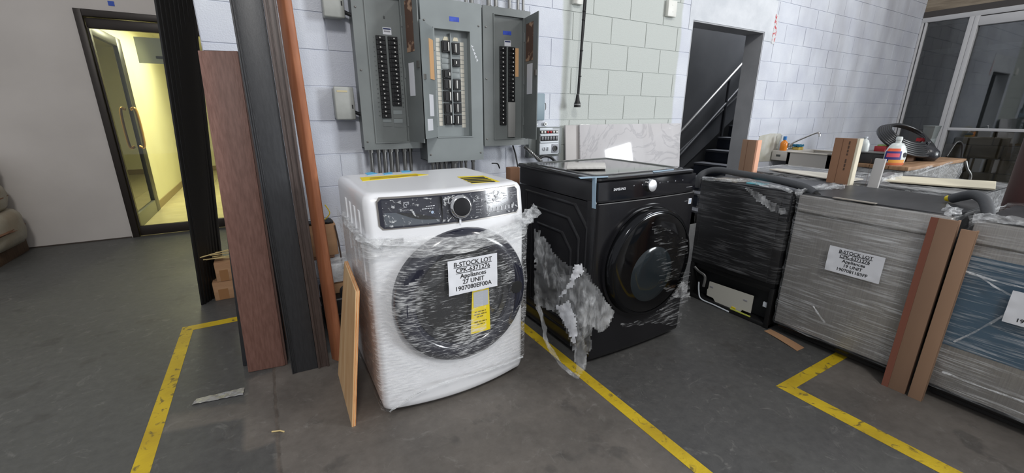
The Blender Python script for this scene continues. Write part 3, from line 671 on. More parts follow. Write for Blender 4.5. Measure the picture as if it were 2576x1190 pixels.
t = fusebox('old grey switch box with a tan label, lower left of the panels', .398, .512, 1.228, 1.420)
part('tape_label', MB().box(.415, .475, WY-.0995, WY-.098, 1.388, 1.398), mat('old_tape', S(196, 184, 148), .6), t)
fusebox('old grey switch box cut off by the top, upper left of the panels', .392, .508, 1.793, 1.985)
# blue-grey box right of panel 3
t = thing('junction_box', 'small blue-grey junction box half hidden behind the panel door', 'junction box', (1.88, 2.85, 1.21))
part('body', MB().box(1.80, 1.94, 2.82, WY-.001, 1.216, 1.418), mat('blue_grey_enamel', S(132, 150, 160), .5), t, bevel=.008)
part('hasp', MB().tube(bez([(1.94, 2.83, 1.345), (1.952, 2.83, 1.34), (1.952, 2.83, 1.30), (1.94, 2.83, 1.295)], 5), .003, 8), STEEL, t)
# outlet board under it
t = thing('outlet_board', 'grey outlet board with breakers, twin switch and socket under the panels', 'outlet board', (1.96, 2.8, .95))
part('back_plate', MB().box(1.805, 2.10, 2.835, WY-.001, .93, 1.165), PANELG, t, bevel=.003)
F = lambda u, v, o=0.: Vector((lerp(1.868, 2.062, u), 2.78+.0-o, lerp(.955, 1.160, v)))
part('body', MB().box(1.868, 2.085, 2.783, 2.834, .955, 1.163), PANELG, t, bevel=.003)
def fbx(name, u0, u1, v0, v1, th, mt, par, bevel=.001): 
    a, b = F(u0, v0), F(u1, v1); return part(name, MB().box(a.x, b.x, a.y-th, a.y+.0025, a.z, b.z), mt, par, bevel=bevel)
OW = mat('socket_white', S(206, 212, 218), .45)
fbx('face_plate', .02, .98, .02, .98, .001, mat('face_grey', S(170, 174, 178), .5), t)
fbx('socket_plate', .0, .92, .0, .42, .006, OW, t); fbx('divider', .02, .92, .44, .50, .008, OW, t); fbx('divider', .02, .92, .70, .76, .008, OW, t)
fbx('breaker_slot', .04, .90, .51, .69, .002, BLACKM, t)
for k in range(6): fbx('breaker', .07+k*.138, .16+k*.138, .55, .68, .012, mat('breaker_grey', S(110, 112, 116), .4), t)
fbx('button_strip', .02, .90, .79, .90, .002, BLACKM, t)
for k in range(6):
    u = .1+k*.145; c = F(u, .845); bt = part('button', MB().lathe([(.009, 0), (.009, .006), (.006, .008)], c-Vector((0, .002, 0)), (0, -1, 0), 12), mat('red_button', S(176, 40, 44), .4) if k in (2, 3) else TOGW, t)
fbx('brand_plate', .0, .62, .91, 1.0, .004, OW, t)
for k in range(2): c = F(.2+.17*k, .22); part('rocker', MB().lathe([(.0145, 0), (.0145, .006), (.012, .009)], c-Vector((0, .006, 0)), (0, -1, 0), 16), OW, t)
for k in range(2): c = F(.2+.17*k, .22); part('rocker_slot', MB().box(c.x-.004, c.x+.001, c.y-.017, c.y-.014, c.z-.012, c.z+.012), DARKPL, t)
fbx('socket_surround', .58, .90, .05, .39, .010, mat('socket_grey', S(150, 152, 160), .45), t, .003)
c = F(.74, .22); part('socket', MB().ring(c-Vector((0, .010, 0)), (0, -1, 0), .017, .023, 0, .006, 24), DARKPL, t); part('socket_face', MB().lathe([(.018, 0), (.018, .001)], c-Vector((0, .0105, 0)), (0, -1, 0), 20), BLACKM, t)
for k in range(2): cc = F(.1+.5*k, 1.13); cc.y = WY-.01; solo('conduit_clip', MB().ring(cc, (0, -1, 0), .006, .014, 0, .012, 16).box(cc.x+.008, cc.x+.022, WY-.014, WY-.004, cc.z-.006, cc.z+.004), STEEL, ('left' if k == 0 else 'right')+' small metal conduit clip above the outlet board', 'clip')
# conduits
def conduit(x, z0, z1, r, lab, y=2.84, grp='conduits under the panels', mt=STEEL):
    t = thing('conduit_pipe', lab, 'pipe', (x, y, z0), grp)
    part('pipe', MB().cyl((x, y, z0), (x, y, z1), r, 14), mt, t); part('coupling', MB().cyl((x, y, z1-.028 if z1 < 1.5 else z0), (x, y, z1 if z1 < 1.5 else z0+.028), r*1.35, 8), mt, t)
ords = ('first', 'second', 'third', 'fourth', 'fifth', 'sixth', 'seventh', 'eighth', 'ninth')
for i, (px_, r) in enumerate(((934, .012), (953, .011), (968, .013), (984, .013), (999, .011), (1018, .013), (1033, .011))):
    conduit(onY(px_, 395, 2.82).x, 0, 1.05, r, f'{ords[i]} steel conduit from the left below the leftmost breaker panel', 2.82)
for i, (px_, r) in enumerate(((1089, .010), (1099, .009), (1110, .011), (1122, .010), (1142, .024), (1161, .010), (1172, .009), (1190, .012))):
    conduit(onY(px_, 415, 2.80).x, 0, .955, r, f'{ords[i]} steel conduit from the left below the middle breaker panel', 2.80)
for i, (px_, r) in enumerate(((1229, .016), (1247, .014), (1281, .012), (1303, .011), (1316, .010))):
    conduit(onY(px_, 15, 2.82).x, 1.945, 3.3, r, f'{ords[i]} conduit from the left rising above the panel beside the cord', 2.82, 'conduits above the panels')
for i, (px_, r) in enumerate(((1172, .012), (1186, .016))):
    conduit(onY(px_, 3, 2.82).x, 1.94, 3.3, r, f'{ords[i]} conduit from the left rising above the middle panel', 2.82, 'conduits above the panels')
P = bez([onY(1318, 368, 2.80), onY(1330, 378, 2.79), onY(1348, 395, 2.75), onY(1362, 408, 2.70)], 14)
solo('flexible_conduit', MB().tube(P, .0145, 10, rf=lambda q: 1+.16*math.sin(q*175)), STEEL, 'ribbed flexible metal conduit curving from the panel down behind the black washer', 'conduit', smooth=60)
solo('cable', MB().tube(bez([onY(1290, 366, 2.80), onY(1296, 385, 2.80), onY(1300, 405, 2.78), onY(1306, 440, 2.75)], 10), .006, 8), BLACKM, 'thin black cable dropping from the panel corner behind the black washer', 'cable')
solo('cable', MB().tube(bez([onY(1352, 402, 2.75), onY(1368, 393, 2.75), onY(1385, 396, 2.75), onY(1400, 410, 2.74)], 10), .012, 8), DARKPL, 'dark grey cable loop under the outlet board', 'cable')
# hanging cord
t = thing('hanging_cord', 'black power cord hanging on the wall with a socket end', 'cord', (2.25, 2.80, 1.31))
part('cable', MB().tube(bez([(2.30, 2.80, 3.2), (2.268, 2.80, 2.1), (2.256, 2.80, 1.7), (2.246, 2.80, 1.42)], 12), .0095, 10), BLACKM, t)
part('cable', MB().tube(bez([(2.312, 2.795, 3.2), (2.279, 2.795, 2.1), (2.262, 2.795, 1.75), (2.250, 2.795, 1.42)], 12), .005, 8), DARKPL, t)
for z in (2.02, 1.96, 1.74, 1.55): part('cable_tie', MB().cyl((2.253+(z-1.5)*.027, 2.798, z), (2.253+(z-1.5)*.027, 2.798, z+.008), .0135, 12), BLACKM, t)
part('connector', MB().lathe([(.011, .10), (.013, .085), (.018, .05), (.026, .03), (.027, 0)], (2.243, 2.80, 1.318), (0, 0, 1), 20), BLACKM, t)
part('connector_band', MB().cyl((2.243, 2.80, 1.336), (2.243, 2.80, 1.344), .0272, 20), mat('band_grey', S(150, 150, 150), .5), t)
# plates and stickers on the wall
def plate(lab, x0, x1, z0, z1):
    t = thing('cover_plate', lab, 'cover plate', ((x0+x1)/2, WY-.01, z0)); part('box', MB().box(x0, x1, WY-.035, WY-.001, z0, z1), mat('plate_white', S(226, 226, 220), .45), t, bevel=.004)
    for q in (.3, .7): part('screw', MB().lathe([(.004, 0), (.003, .002)], (lerp(x0, x1, lerp(.65, .4, q)), WY-.035, lerp(z0, z1, q)), (0, -1, 0), 8), SCREWM, t)
plate('white cover plate high on the wall left of the doorway', 3.262, 3.372, 2.105, 2.235); plate('white cover plate cut off above the hanging cord', 2.215, 2.305, 2.083, 2.2)
HAZ = mat('red_white_tape', S(206, 208, 210), .5, c2=S(190, 44, 58), scale=22, stretch=(1, 1, 1), lo=.52, hi=.56)
solo('hazard_sticker', MB().box(4.985, 5.045, WY-.004, WY-.001, 2.015, 2.305), HAZ, 'torn red and white sticker on the wall right of the doorway', 'sticker')
solo('plaster_patch', MB().prism([(5.02, .72), (5.62, .70), (5.62, .98), (5.50, 1.04), (5.28, 1.045), (5.06, 1.02)], lambda u, v, w_: (u, w_, v), WY-.003, WY-.0005), mat('bare_plaster', S(176, 174, 160), .85, c2=S(196, 196, 190), scale=7), 'bare plaster patch on the wall behind the sink tap', 'wall patch')

# ------------------------------------------------------------------ washers
def plan(x0, x1, yf, yb, bul, rc, nf=22, nc=6, ns=4):
    out = [(x0, lerp(yb, yf+rc, k/ns)) for k in range(ns)]
    out += [(x0+rc-rc*math.cos(a), yf+rc-rc*math.sin(a)) for a in [PI/2*k/nc for k in range(nc)]]
    out += [(lerp(x0+rc, x1-rc, k/nf), yf-bul*(1-(2*k/nf-1)**2)) for k in range(nf+1)]
    out += [(x1-rc+rc*math.sin(a), yf+rc-rc*math.cos(a)) for a in [PI/2*(k+1)/nc for k in range(nc)]]
    out += [(x1, lerp(yf+rc, yb, (k+1)/ns)) for k in range(ns)]
    return out
def body_loft(x0, x1, yf, yb, bul, rc, levels):
    return MB().loft([[(x, y, z) for x, y in plan(x0+i, x1-i, yf+s_+i*.5, yb-i*.5, bul, rc)] for z, i, s_ in levels])
def rrect(x0, x1, z0, z1, r, n=5):
    out = []
    for cx, cz, a0 in ((x1-r, z0+r, -PI/2), (x1-r, z1-r, 0), (x0+r, z1-r, PI/2), (x0+r, z0+r, PI)):
        out += [(cx+r*math.cos(a0+PI/2*k/n), cz+r*math.sin(a0+PI/2*k/n)) for k in range(n+1)]
    return out

# --- white washer
wx0, wx1, wyf, wyb, wbul, wrc = .285, .985, 1.572, 2.19, .042, .035
wxc = (wx0+wx1)/2; whalf = (wx1-wx0)/2-wrc
def wshift(z): return 0 if z < .83 else .018*(z-.83)/.125
def wY(x, z): u = max(-1, min(1, (x-wxc)/whalf)); return wyf-wbul*(1-u*u)+wshift(z)
W = thing('washing_machine', 'white front-load washing machine in stretch film with a yellow hang tag', 'washing machine', (wxc, 1.9, 0))
part('body', body_loft(wx0, wx1, wyf, wyb, wbul, wrc, [(.02, .014, .012), (.035, .004, .003), (.06, 0, 0), (.83, 0, 0), (.93, .0, .0146), (.952, .003, .018), (.966, .010, .024), (.9745, .026, .038), (.975, .045, .055)]), PLASTIC_W, W, smooth=50)
for x in (wx0+.07, wx1-.07):
    for y in (1.66, 2.12): part('foot', MB().lathe([(.022, 0), (.022, .008), (.012, .01), (.012, .024)], (x, y, 0), (0, 0, 1), 14), BLACKM, W)
# vertical reflections on the left side, shaped as raised white ribs
for k, (ya, yb_, za, zb_) in enumerate(((1.68, 1.715, .60, .90), (1.78, 1.81, .66, .90), (1.88, 1.91, .60, .90), (1.98, 2.01, .66, .90))):
    part('reflection_rib', MB().box(wx0-.004, wx0+.002, ya, yb_, za, zb_), PLASTIC_W, W, bevel=.0035)
# control panel, follows the bowed front
bx0, bx1, bz0, bz1 = .336, .947, .846, .958
def bezel_fn(x0, x1, z0, z1, r, out):
    def f(u, v):
        x = lerp(x0, x1, u); e = 0
        dx = min(x-x0, x1-x)
        if dx < r: e = r-math.sqrt(max(0, r*r-(r-dx)**2))
        z = lerp(z0+e, z1-e, v); return (x, wY(x, z)-out, z)
    return f
CP = part('control_panel', MB().slab(bezel_fn(bx0, bx1, bz0, bz1, .012, .004), (0, .010, 0), 48, 4), NAVY, W, smooth=45)
part('panel_rim', MB().slab(bezel_fn(bx0-.006, bx1+.006, bz0-.006, bz1+.006, .016, .0015), (0, .008, 0), 48, 4), mat('grey_rim', S(150, 146, 142), .3, .5), W, smooth=45)
# drawer grip: a dark scoop with an arched upper edge
def grip(u, v):
    x = lerp(.352, .560, u); top = .905-.038*u**2.2; bot = .853
    z = lerp(bot, top, v); return (x, wY(x, z)-.0048+.0, z)
part('drawer_grip', MB().slab(grip, (0, .006, 0), 20, 6), mat('grip_grey', S(84, 90, 98), .3), CP, smooth=45)
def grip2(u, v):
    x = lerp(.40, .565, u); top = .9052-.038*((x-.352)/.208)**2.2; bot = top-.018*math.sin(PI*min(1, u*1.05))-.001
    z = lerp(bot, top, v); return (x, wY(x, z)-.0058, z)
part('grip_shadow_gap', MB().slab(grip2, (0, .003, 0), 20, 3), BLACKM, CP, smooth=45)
xs = .572; part('panel_seam', MB().box(xs-.001, xs+.001, wY(xs, .9)-.012, wY(xs, .9), .85, .955), BLACKM, CP)
kx, kz = .650, .905; ky = wY(kx, kz)-.004; ax = Vector((0, -1, .14)).normalized()
KN = part('dial', MB().lathe([(.048, 0), (.050, .006), (.046, .018), (.040, .024), (.038, .024)], (kx, ky, kz), ax, 40), CHROME, CP, smooth=50)
part('dial_face', MB().lathe([(.0385, .020), (.036, .0285), (.020, .030), (.002, .0302)], (kx, ky, kz), ax, 40), BLACKGLOSS, KN, smooth=50)
def wtext(s, size, x, z, m_=INKW, bold=0., al='CENTER'): return text(s, size, m_, CP, (x, wY(x, z)-.0052, z), (1, -.0*(x-wxc), 0), (0, .14, 1), bold, al)
def wmark(ln, size, x, z, m_=INKW, left=False): return marks(ln, size, m_, CP, (x, wY(x, z)-.0052, z), (1, 0, 0), (0, .14, 1), left)
wtext('Electrolux', .0125, .437, .912, INKG); 
a = .437; part('logo', MB().box(a-.011, a+.011, wY(a, .932)-.0056, wY(a, .932)-.004, .921, .943), INKG, CP)
lg = MB(); lg.lathe([(.008, 0), (.008, .0006)], (a, wY(a, .932)-.0056, .932), (0, -1, 0), 16); part('logo_disc', lg, NAVY, CP); part('logo_mark', MB().prism([(a-.006, .936), (a+.006, .936), (a, .926)], lambda u, v, w_: (u, w_, v), wY(a, .932)-.0072, wY(a, .932)-.0062), INKG, CP)
wmark(.036, .0050, .528, .920); wmark(.060, .0052, .524, .911)
part('energy_mark', MB().lathe([(.006, 0), (.006, .0006)], (.534, wY(.534, .895)-.0046, .895), (0, -1, 0), 14), mat('pale_blue_ink', S(170, 190, 214), .5), CP)
random.seed(3)
for r, nm in enumerate(('x'*n_ for n_ in (10, 6, 5, 8, 9, 6))):
    wmark(.0032*len(nm), .0044, .722, .930-.0115*r, INKG, True)
for c_, lst in enumerate((('xxx', 'xxxx', 'xxxx', 'xxxxxxxx'), ('xxx', 'xxxx', 'xxx', 'xxxxxxx'), ('xxxxx', 'xxxxxx', 'xxxxx'), ('xxxxxxxxxx', 'xxxxxxxxxxx', 'xxxxx'))):
    for r, nm in enumerate(lst): wmark(.003*len(nm), .0040, .785+.040*c_, .935-.010*r, INKG, True)
for k in range(7): part('button', MB().box(.785+.021*k, .791+.021*k, wY(.79+.021*k, .875)-.006, wY(.79+.021*k, .875)-.003, .867, .883), INKW, CP)
# clear film on the panel
PF = film('panel_film', .02, .62, (1, 1, 1), 30, .56, .64, .12, bump=.8, dist=1.8)
part('panel_film', MB().slab(lambda u, v: (lerp(bx0+.012, bx1-.004, u), wY(lerp(bx0+.012, bx1-.004, u), .9)+wshift(lerp(bz0, bz1, v))-wshift(.9)-.011-.003*fbm(u*14, v*5), lerp(bz0+.006, bz1-.004, v)), (0, .0006, 0), 70, 16), PF, W, smooth=80)
part('film_glare_tab', MB().box(.640, .648, wY(.64, .85)-.012, wY(.64, .85)-.008, .838, .856), PAPER, W)
# door
dz = .515; dcx = .652; dyc = wY(dcx, dz)+.006; R1 = .303
DR = part('door', MB().lathe([(R1, -.02), (R1, .006), (R1-.012, .030), (R1-.045, .042), (.235, .040), (.222, .030), (.215, .012), (.213, -.02)], (dcx, dyc, dz), (0, -1, 0), 72, cap=False), NAVY, W, smooth=50)
part('inner_ring', MB().ring((dcx, dyc, dz), (0, -1, 0), .190, .214, -.01, .018, 64), mat('smoke_chrome', S(90, 92, 98), .18, .9), DR, smooth=50)
part('door_glass', MB().lathe([(.191, .012), (.17, .026), (.12, .034), (.06, .038), (.001, .039)], (dcx, dyc, dz), (0, -1, 0), 56, cap=False), mat('smoked_glass', S(24, 26, 30), .06, coat=.8), DR, smooth=60)
part('handle_recess', MB().lathe([(.03, 0), (.028, .003)], (dcx+.245, dyc-.0415, dz), (0, -1, 0), 24), BLACKM, DR)
# stickers on the top
ztop = .975
def topq(name, pts, m_, par=W, z=ztop, th=.0012): return part(name, MB().prism([(onZ(x, y, z).x, onZ(x, y, z).y) for x, y in pts], lambda u, v, w_: (u, v, w_), z+.0002, z+th), m_, par)
ys = topq('caution_label', [(905, 447), (1045, 437), (1078, 440), (912, 456)], YELLOW)
for k in range(2): topq('print_line', [(930, 449.5-k*3+1.0), (1050, 440.5-k*2+1.0), (1052, 441.3-k*2+1), (931, 450.5-k*3+1)], mat('label_brown_ink', S(150, 120, 20), .6), ys, ztop+.0011, .0012)
yw = topq('warning_label', [(1150, 445), (1215, 442), (1257, 457), (1188, 462)], YELLOW)
for k in range(4): topq('print_line', [(1157+k*8.5, 447.6+k*3.6), (1216+k*8.5, 445+k*3.4), (1221+k*8.5, 447.2+k*3.4), (1162+k*8.5, 449.8+k*3.6)], INK, yw, ztop+.0011, .0012)
for q in ([(918, 436), (935, 433), (950, 437), (925, 441)], [(962, 437), (985, 433), (988, 437), (968, 440)], [(1008, 430), (1030, 429), (1036, 433), (1012, 435)]): topq('blue_tape', q, BLUET)
# stretch film round the middle
def wfilm(u, v):
    pass
FW = film('white_washer_film', .04, .55, (2.4, 2.4, 21), 9, .515, .68, .22, rot=(0, -.10, 0), bump=.14, col=(.96, .97, .98, 1))
pl = plan(wx0-.012, wx1+.016, wyf-.012, wyb+.012, wbul, .04, nf=110, nc=8, ns=22)
nlev = 84; NP = len(pl)
def wz(x, y, v):
    fr = 1 if y < 1.70 else 0
    t_ = max(0, min(1, (x-wx0)/(wx1-wx0)))
    lo = lerp(.035, .125, smooths(0, .28, t_))-.03*smooths(.6, 1, t_)+.006*nz(x*18, y*18)
    if y > 1.70: lo = lerp(lo, .04, .5)
    hi = .825-.025*t_+.008*nz(x*9, y*9, 4)
    return lerp(lo, hi, v)
rings = []
for j in range(nlev+1):
    v = j/nlev; r = []
    for (x, y) in pl:
        z = wz(x, y, v); d = math.hypot(x-dcx, z-dz)
        nx, ny = (0, -1) if y < 1.60 else ((-1, 0) if x < wxc else (1, 0))
        o = .004*fbm(x*5, z*9, y*5)+.0008*fbm(x*20, z*60, y*20)
        if y < 1.60 and wx0+.02 < x < wx1-.02: o += .046*(1-smooths(.285, .345, d)); o = max(o, .001+(.046 if d < .29 else 0))
        if v > .93: o += .012*(v-.93)/.07*(1+nz(x*30, y*30))
        if x > wx1 and v > .3: o += .012*(1+nz(z*9, 3))
        o = max(o, -.006)
        r.append((x+nx*o, y+ny*o, z))
    rings.append(r)
mbf = MB(); n = NP; vs_ = [p for r in rings for p in r]; fs_ = []
hole = Vector((.445, 0, .675))
for k in range(nlev):
    for i in range(n-1):
        p = rings[k][i]
        if p[1] < 1.6 and ((p[0]-.425)*.92+(p[2]-.655)*-.4)**2/.030**2+((p[2]-.655)*.92+(p[0]-.425)*-.4)**2/.015**2 < 1: continue
        fs_.append((k*n+i, k*n+i+1, (k+1)*n+i+1, (k+1)*n+i))
mbf.add(vs_, fs_); part('stretch_film', mbf, FW, W, smooth=80, recalc=False)
def wband(u, v):
    i = int(round(u*(NP-1))); x, y = pl[i]; z = lerp(.735+.012*nz(x*7, y*7, 2), .812-.02*max(0, min(1, (x-wx0)/(wx1-wx0)))+.006*nz(x*13, y*13), v); d = math.hypot(x-dcx, z-dz)
    nx, ny = (0, -1) if y < 1.60 else ((-1, 0) if x < wxc else (1, 0)); o = .006+.007*abs(fbm(x*9, z*26, y*9))
    if y < 1.60 and wx0+.02 < x < wx1-.02: o += .046*(1-smooths(.285, .345, d))
    return (x+nx*o, y+ny*o, z)
part('film_band', MB().grid(wband, NP-1, 22), film('gathered_film', .16, .70, (2, 2, 14), 11, .44, .66, .16, bump=.35, col=(.95, .96, .97, 1)), W, smooth=80, recalc=False)
FOLD = film('film_fold', .15, .75, (1, 1, 2), 26, .44, .70, .15, bump=.5)
part('film_roll', crumple([(.33, wY(.33, .8)-.016, .795), (.5, 1.515, .775), (.70, 1.488, .785), (.86, 1.497, .80), (.985, 1.545, .80), (1.03, 1.60, .80)], .014, 2, m=.7), FOLD, W, smooth=80)
part('film_roll', crumple([(.93, 1.53, .805), (.985, 1.545, .83), (1.035, 1.57, .832), (1.04, 1.62, .81)], .022, 5, m=.8), FOLD, W, smooth=80)
part('film_roll', crumple([(.285, 2.10, .80), (.272, 1.9, .80), (.270, 1.7, .80), (.285, 1.57, .80), (.33, 1.535, .79)], .013, 8, m=.8), FOLD, W, smooth=80)
part('film_edge_roll', crumple([(.30, 1.545, .05), (.36, 1.53, .085), (.44, 1.507, .13), (.6, 1.505, .132), (.8, 1.515, .118), (.97, 1.55, .10)], .004, 3, m=.9), FOLD, W, smooth=80)
part('grey_foam_tab', MB().slab(lambda u, v: (lerp(.363, .412, u), wY(.385, .79)-.018, lerp(.787, .806, v)), (0, .003, 0), 2, 2), mat('grey_foam', S(140, 140, 144), .7), W)
# hang tag, seen through the film
tg = part('hang_tag', MB().hexa([(.655, 1.476, .352), (.750, 1.476, .352), (.750, 1.4745, .352), (.655, 1.4745, .352)], [(.668, 1.476, .56), (.745, 1.476, .56), (.745, 1.4745, .56), (.668, 1.4745, .56)]), YELLOW, W, label='yellow hanging tag')
part('tag_print', MB().box(.672, .742, 1.4735, 1.4744, .475, .545), mat('tag_grey', S(176, 180, 188), .6), tg)
for k, ln in enumerate((.052, .058, .034, 0, .058, .036)):
    if ln: marks(ln, .0085, mat('tag_ink', S(120, 104, 10), .6), tg, (.703, 1.4735, .452-.012*k), (1, 0, 0), (0, 0, 1))
# paper lot sheet
def lot_sheet(par, O, R_, U_, wd, hh, lines, sz, curl=.006):
    O, R_, U_ = Vector(O), Vector(R_).normalized(), Vector(U_).normalized(); Nn = R_.cross(U_)
    sh_ = part('lot_sheet', MB().slab(lambda u, v: O+R_*((u-.5)*wd)+U_*((v-.5)*hh)+Nn*(curl*abs(nz(u*2.3, v*2.1, wd*9))*(1 if min(u, v, 1-u, 1-v) < .08 else .0)), -Nn*.0008, 18, 14), PAPER, par, smooth=60, label='white paper sheet with black lot lettering')
    for k, (s, un) in enumerate(lines):
        c = O+U_*(hh*(.36-.175*k))+Nn*.0012
        tx = text(s, sz, INK, sh_, c, R_, U_, .0003)
        if un:
            me = tx.data; ln = max((v.co+ORG[tx]-c).dot(R_) for v in me.vertices)
            a = c-U_*(sz*.46)
            part('underline', MB().hexa([a-R_*ln, a+R_*ln, a+R_*ln+Nn*.0003, a-R_*ln+Nn*.0003], [a-R_*ln+U_*.0022, a+R_*ln+U_*.0022, a+R_*ln+U_*.0022+Nn*.0003, a-R_*ln+U_*.0022+Nn*.0003]), INK, sh_)
    return sh_
p0 = onY(1191, 690, 1.465)
lot_sheet(W, p0, (1, 0, .0), (0, 0, 1), .222, .150, (('B-STOCK LOT', 1), ('CPK-6371276', 1), ('Appliances', 0), ('27 UNIT', 0), ('1907080EF00A', 0)), .0272)

# --- black washer
bx0, bx1, byf, byb, bbul, brc = 1.305, 2.0, 1.442, 2.15, .012, .012
bxc = (bx0+bx1)/2
def bY(x): u = (x-bxc)/((bx1-bx0)/2-brc); return byf-bbul*(1-u*u)
B = thing('washing_machine', 'black front-load washing machine with torn film hanging off its corner', 'washing machine', (bxc, 1.8, 0))
part('body', body_loft(bx0, bx1, byf, byb, bbul, brc, [(.018, .012, .01), (.03, .003, .002), (.05, 0, 0), (.862, 0, 0)]), BLACKGLOSS, B, smooth=50)
part('upper_body', body_loft(bx0, bx1, byf+.006, byb, bbul, brc, [(.866, 0.002, 0), (.955, .002, 0), (.962, .004, .002)]), BLACKGLOSS, B, smooth=50)
for x in (bx0+.06, bx1-.06):
    for y in (1.52, 2.09): part('foot', MB().lathe([(.022, 0), (.022, .008), (.012, .01), (.012, .022)], (x, y, 0), (0, 0, 1), 14), DARKPL, B)
TOPB = mat('worktop_black', S(40, 40, 42), .10, coat=.6)
part('top_panel', body_loft(bx0-.004, bx1+.004, byf+.02, byb+.01, .004, .02, [(.962, .004, .004), (.968, 0, 0), (.978, 0, 0), (.9828, .006, .006), (.983, .016, .016)]), TOPB, B, smooth=45)
part('top_rim', MB().loft([[(x, y, .983) for x, y in plan(bx0+.03, bx1-.03, byf+.06, byb-.03, 0, .02)], [(x, y, .988) for x, y in plan(bx0+.035, bx1-.035, byf+.065, byb-.035, 0, .02)],
     [(x, y, .988) for x, y in plan(bx0+.052, bx1-.052, byf+.085, byb-.05, 0, .02)], [(x, y, .9835) for x, y in plan(bx0+.058, bx1-.058, byf+.092, byb-.058, 0, .02)]], cap=False), TOPB, B, smooth=45)
# side pressings: nested clipped rectangles
for k, (ya, yb_, za, zb_, c) in enumerate(((1.50, 2.08, .10, .84, .10), (1.56, 2.02, .15, .76, .09), (1.62, 1.95, .20, .67, .08))):
    ou = [(ya, za), (yb_, za), (yb_, zb_), (ya+c, zb_), (ya, zb_-c)]
    def ins(p, e): cy, cz = sum(q[0] for q in p)/5, sum(q[1] for q in p)/5; return [(y+(e if y < cy else -e), z+(e if z < cz else -e)) for y, z in p]
    i0 = ins(ou, .014)
    part('side_pressing', MB().loft([[(bx0+.001, y, z) for y, z in ou], [(bx0-.006, y, z) for y, z in ins(ou, .006)], [(bx0-.006, y, z) for y, z in ins(ou, .012)], [(bx0-.001, y, z) for y, z in ins(ou, .02)]], cap=False), BLACKGLOSS, B, smooth=40)
part('corner_strip', MB().box(bx0-.003, bx0+.004, byf+.012, byf+.075, .03, .87), BLACKGLOSS, B, bevel=.002)
part('highlight_line', MB().slab(lambda u, v: (lerp(bx0+.004, bx1-.004, u), bY(lerp(bx0+.004, bx1-.004, u))-.002, lerp(.859, .863, v)), (0, .004, 0), 16, 1), mat('highlight_silver', S(150, 150, 150), .25, .8), B)  # edge highlight put in as a silver strip
BC = part('control_panel', MB().slab(lambda u, v: (lerp(bx0+.003, bx1-.003, u), bY(lerp(bx0+.003, bx1-.003, u))+.002+.004*v, lerp(.876, .962, v)), (0, .006, 0), 20, 2), mat('panel_black_glass', S(12, 13, 20), .10, coat=.5), B, smooth=45)
BK = part('dial', MB().lathe([(.030, 0), (.031, .012), (.029, .018)], (1.632, bY(1.632)+.004, .927), (0, -1, .05), 36), CHROME, BC, smooth=45)
part('dial_face', MB().lathe([(.0285, .018), (.020, .0192), (.001, .0195)], (1.632, bY(1.632)+.004, .927), (0, -1, .05), 36), mat('brushed_dial', S(190, 190, 192), .3, .9), BK)
text('SAMSUNG', .017, INKW, BC, (1.43, bY(1.43)+.001, .925), (1, 0, 0), (0, 0, 1), .0004)
for x in (1.52, 1.575, 1.70, 1.76, 1.82, 1.88): part('icon', MB().lathe([(.003, 0), (.003, .0006)], (x, bY(x)+.0025, .935), (0, -1, 0), 10), INKG, BC)
marks(.05, .005, INKG, BC, (1.945, bY(1.945)+.001, .893), (1, 0, 0), (0, 0, 1))
st = part('rating_sticker', MB().box(1.944, 1.966, bY(1.95)-.006, bY(1.95)-.002, .800, .830), PAPER, B); part('sticker_mark', MB().box(1.949, 1.961, bY(1.95)-.007, bY(1.95)-.006, .806, .824), mat('pale_blue_ink', None), st)
marks(.024, .005, INKG, B, (1.924, bY(1.92)-.003, .818), (1, 0, 0), (0, 0, 1))
# door
bz, bcx, bR = .525, 1.652, .292; byc = bY(bcx)+.004
BD = part('door', MB().lathe([(bR, -.015), (bR, .020), (bR-.006, .048), (bR-.016, .056), (bR-.024, .056)], (bcx, byc, bz), (0, -1, 0), 80, cap=False), mat('black_chrome', S(40, 41, 44), .12, .8), B, smooth=55)
part('door_cover', MB().lathe([(bR-.020, .052), (bR-.03, .0555), (.20, .0575), (.10, .0582), (.001, .0585)], (bcx, byc, bz), (0, -1, 0), 80, cap=False), mat('black_glass', S(9, 9, 11), .08), BD, smooth=60)
part('door_window', MB().lathe([(.15, .0568), (.148, .0590), (.08, .0598), (.001, .060)], (bcx-.01, byc, bz-.055), (0, -1, 0), 56, cap=False), mat('window_glass_dark', S(36, 43, 47), .12), BD, smooth=60)
part('hinge_cover', MB().ring((bcx, byc, bz), (0, -1, 0), bR+.002, bR+.016, -.01, .012, 72), BLACKGLOSS, B, smooth=50)
# tape at the corner, card on the top
TAPEB = mat('pale_blue_tape', S(160, 186, 206), .5)
part('tape_strip', MB().hexa([(bx0-.005, byf+.012, .84), (bx0-.005, byf+.036, .84), (bx0-.002, byf+.036, .84), (bx0-.002, byf+.012, .84)], [(bx0-.008, byf+.018, .986), (bx0-.008, byf+.042, .986), (bx0-.003, byf+.042, .986), (bx0-.003, byf+.018, .986)]), TAPEB, B)
topq('tape_strip', [(1455, 446), (1530, 443), (1530, 446), (1460, 450)], TAPEB, B, .984); topq('tape_strip', [(1640, 430), (1695, 425), (1695, 428), (1645, 434)], TAPEB, B, .984)
sl = [onZ(x, y, .988) for x, y in ((1428, 414), (1522, 415), (1524, 426), (1425, 427))]
solo('foam_strip', MB().prism([(p.x, p.y) for p in sl], lambda u, v, w_: (u, v, w_), .9885, 1.002), mat('white_foam_strip', S(206, 204, 200), .8, bump=.4, bscale=40), 'crumpled off-white packing strip lying on the black washer', 'packing strip', bevel=.003)
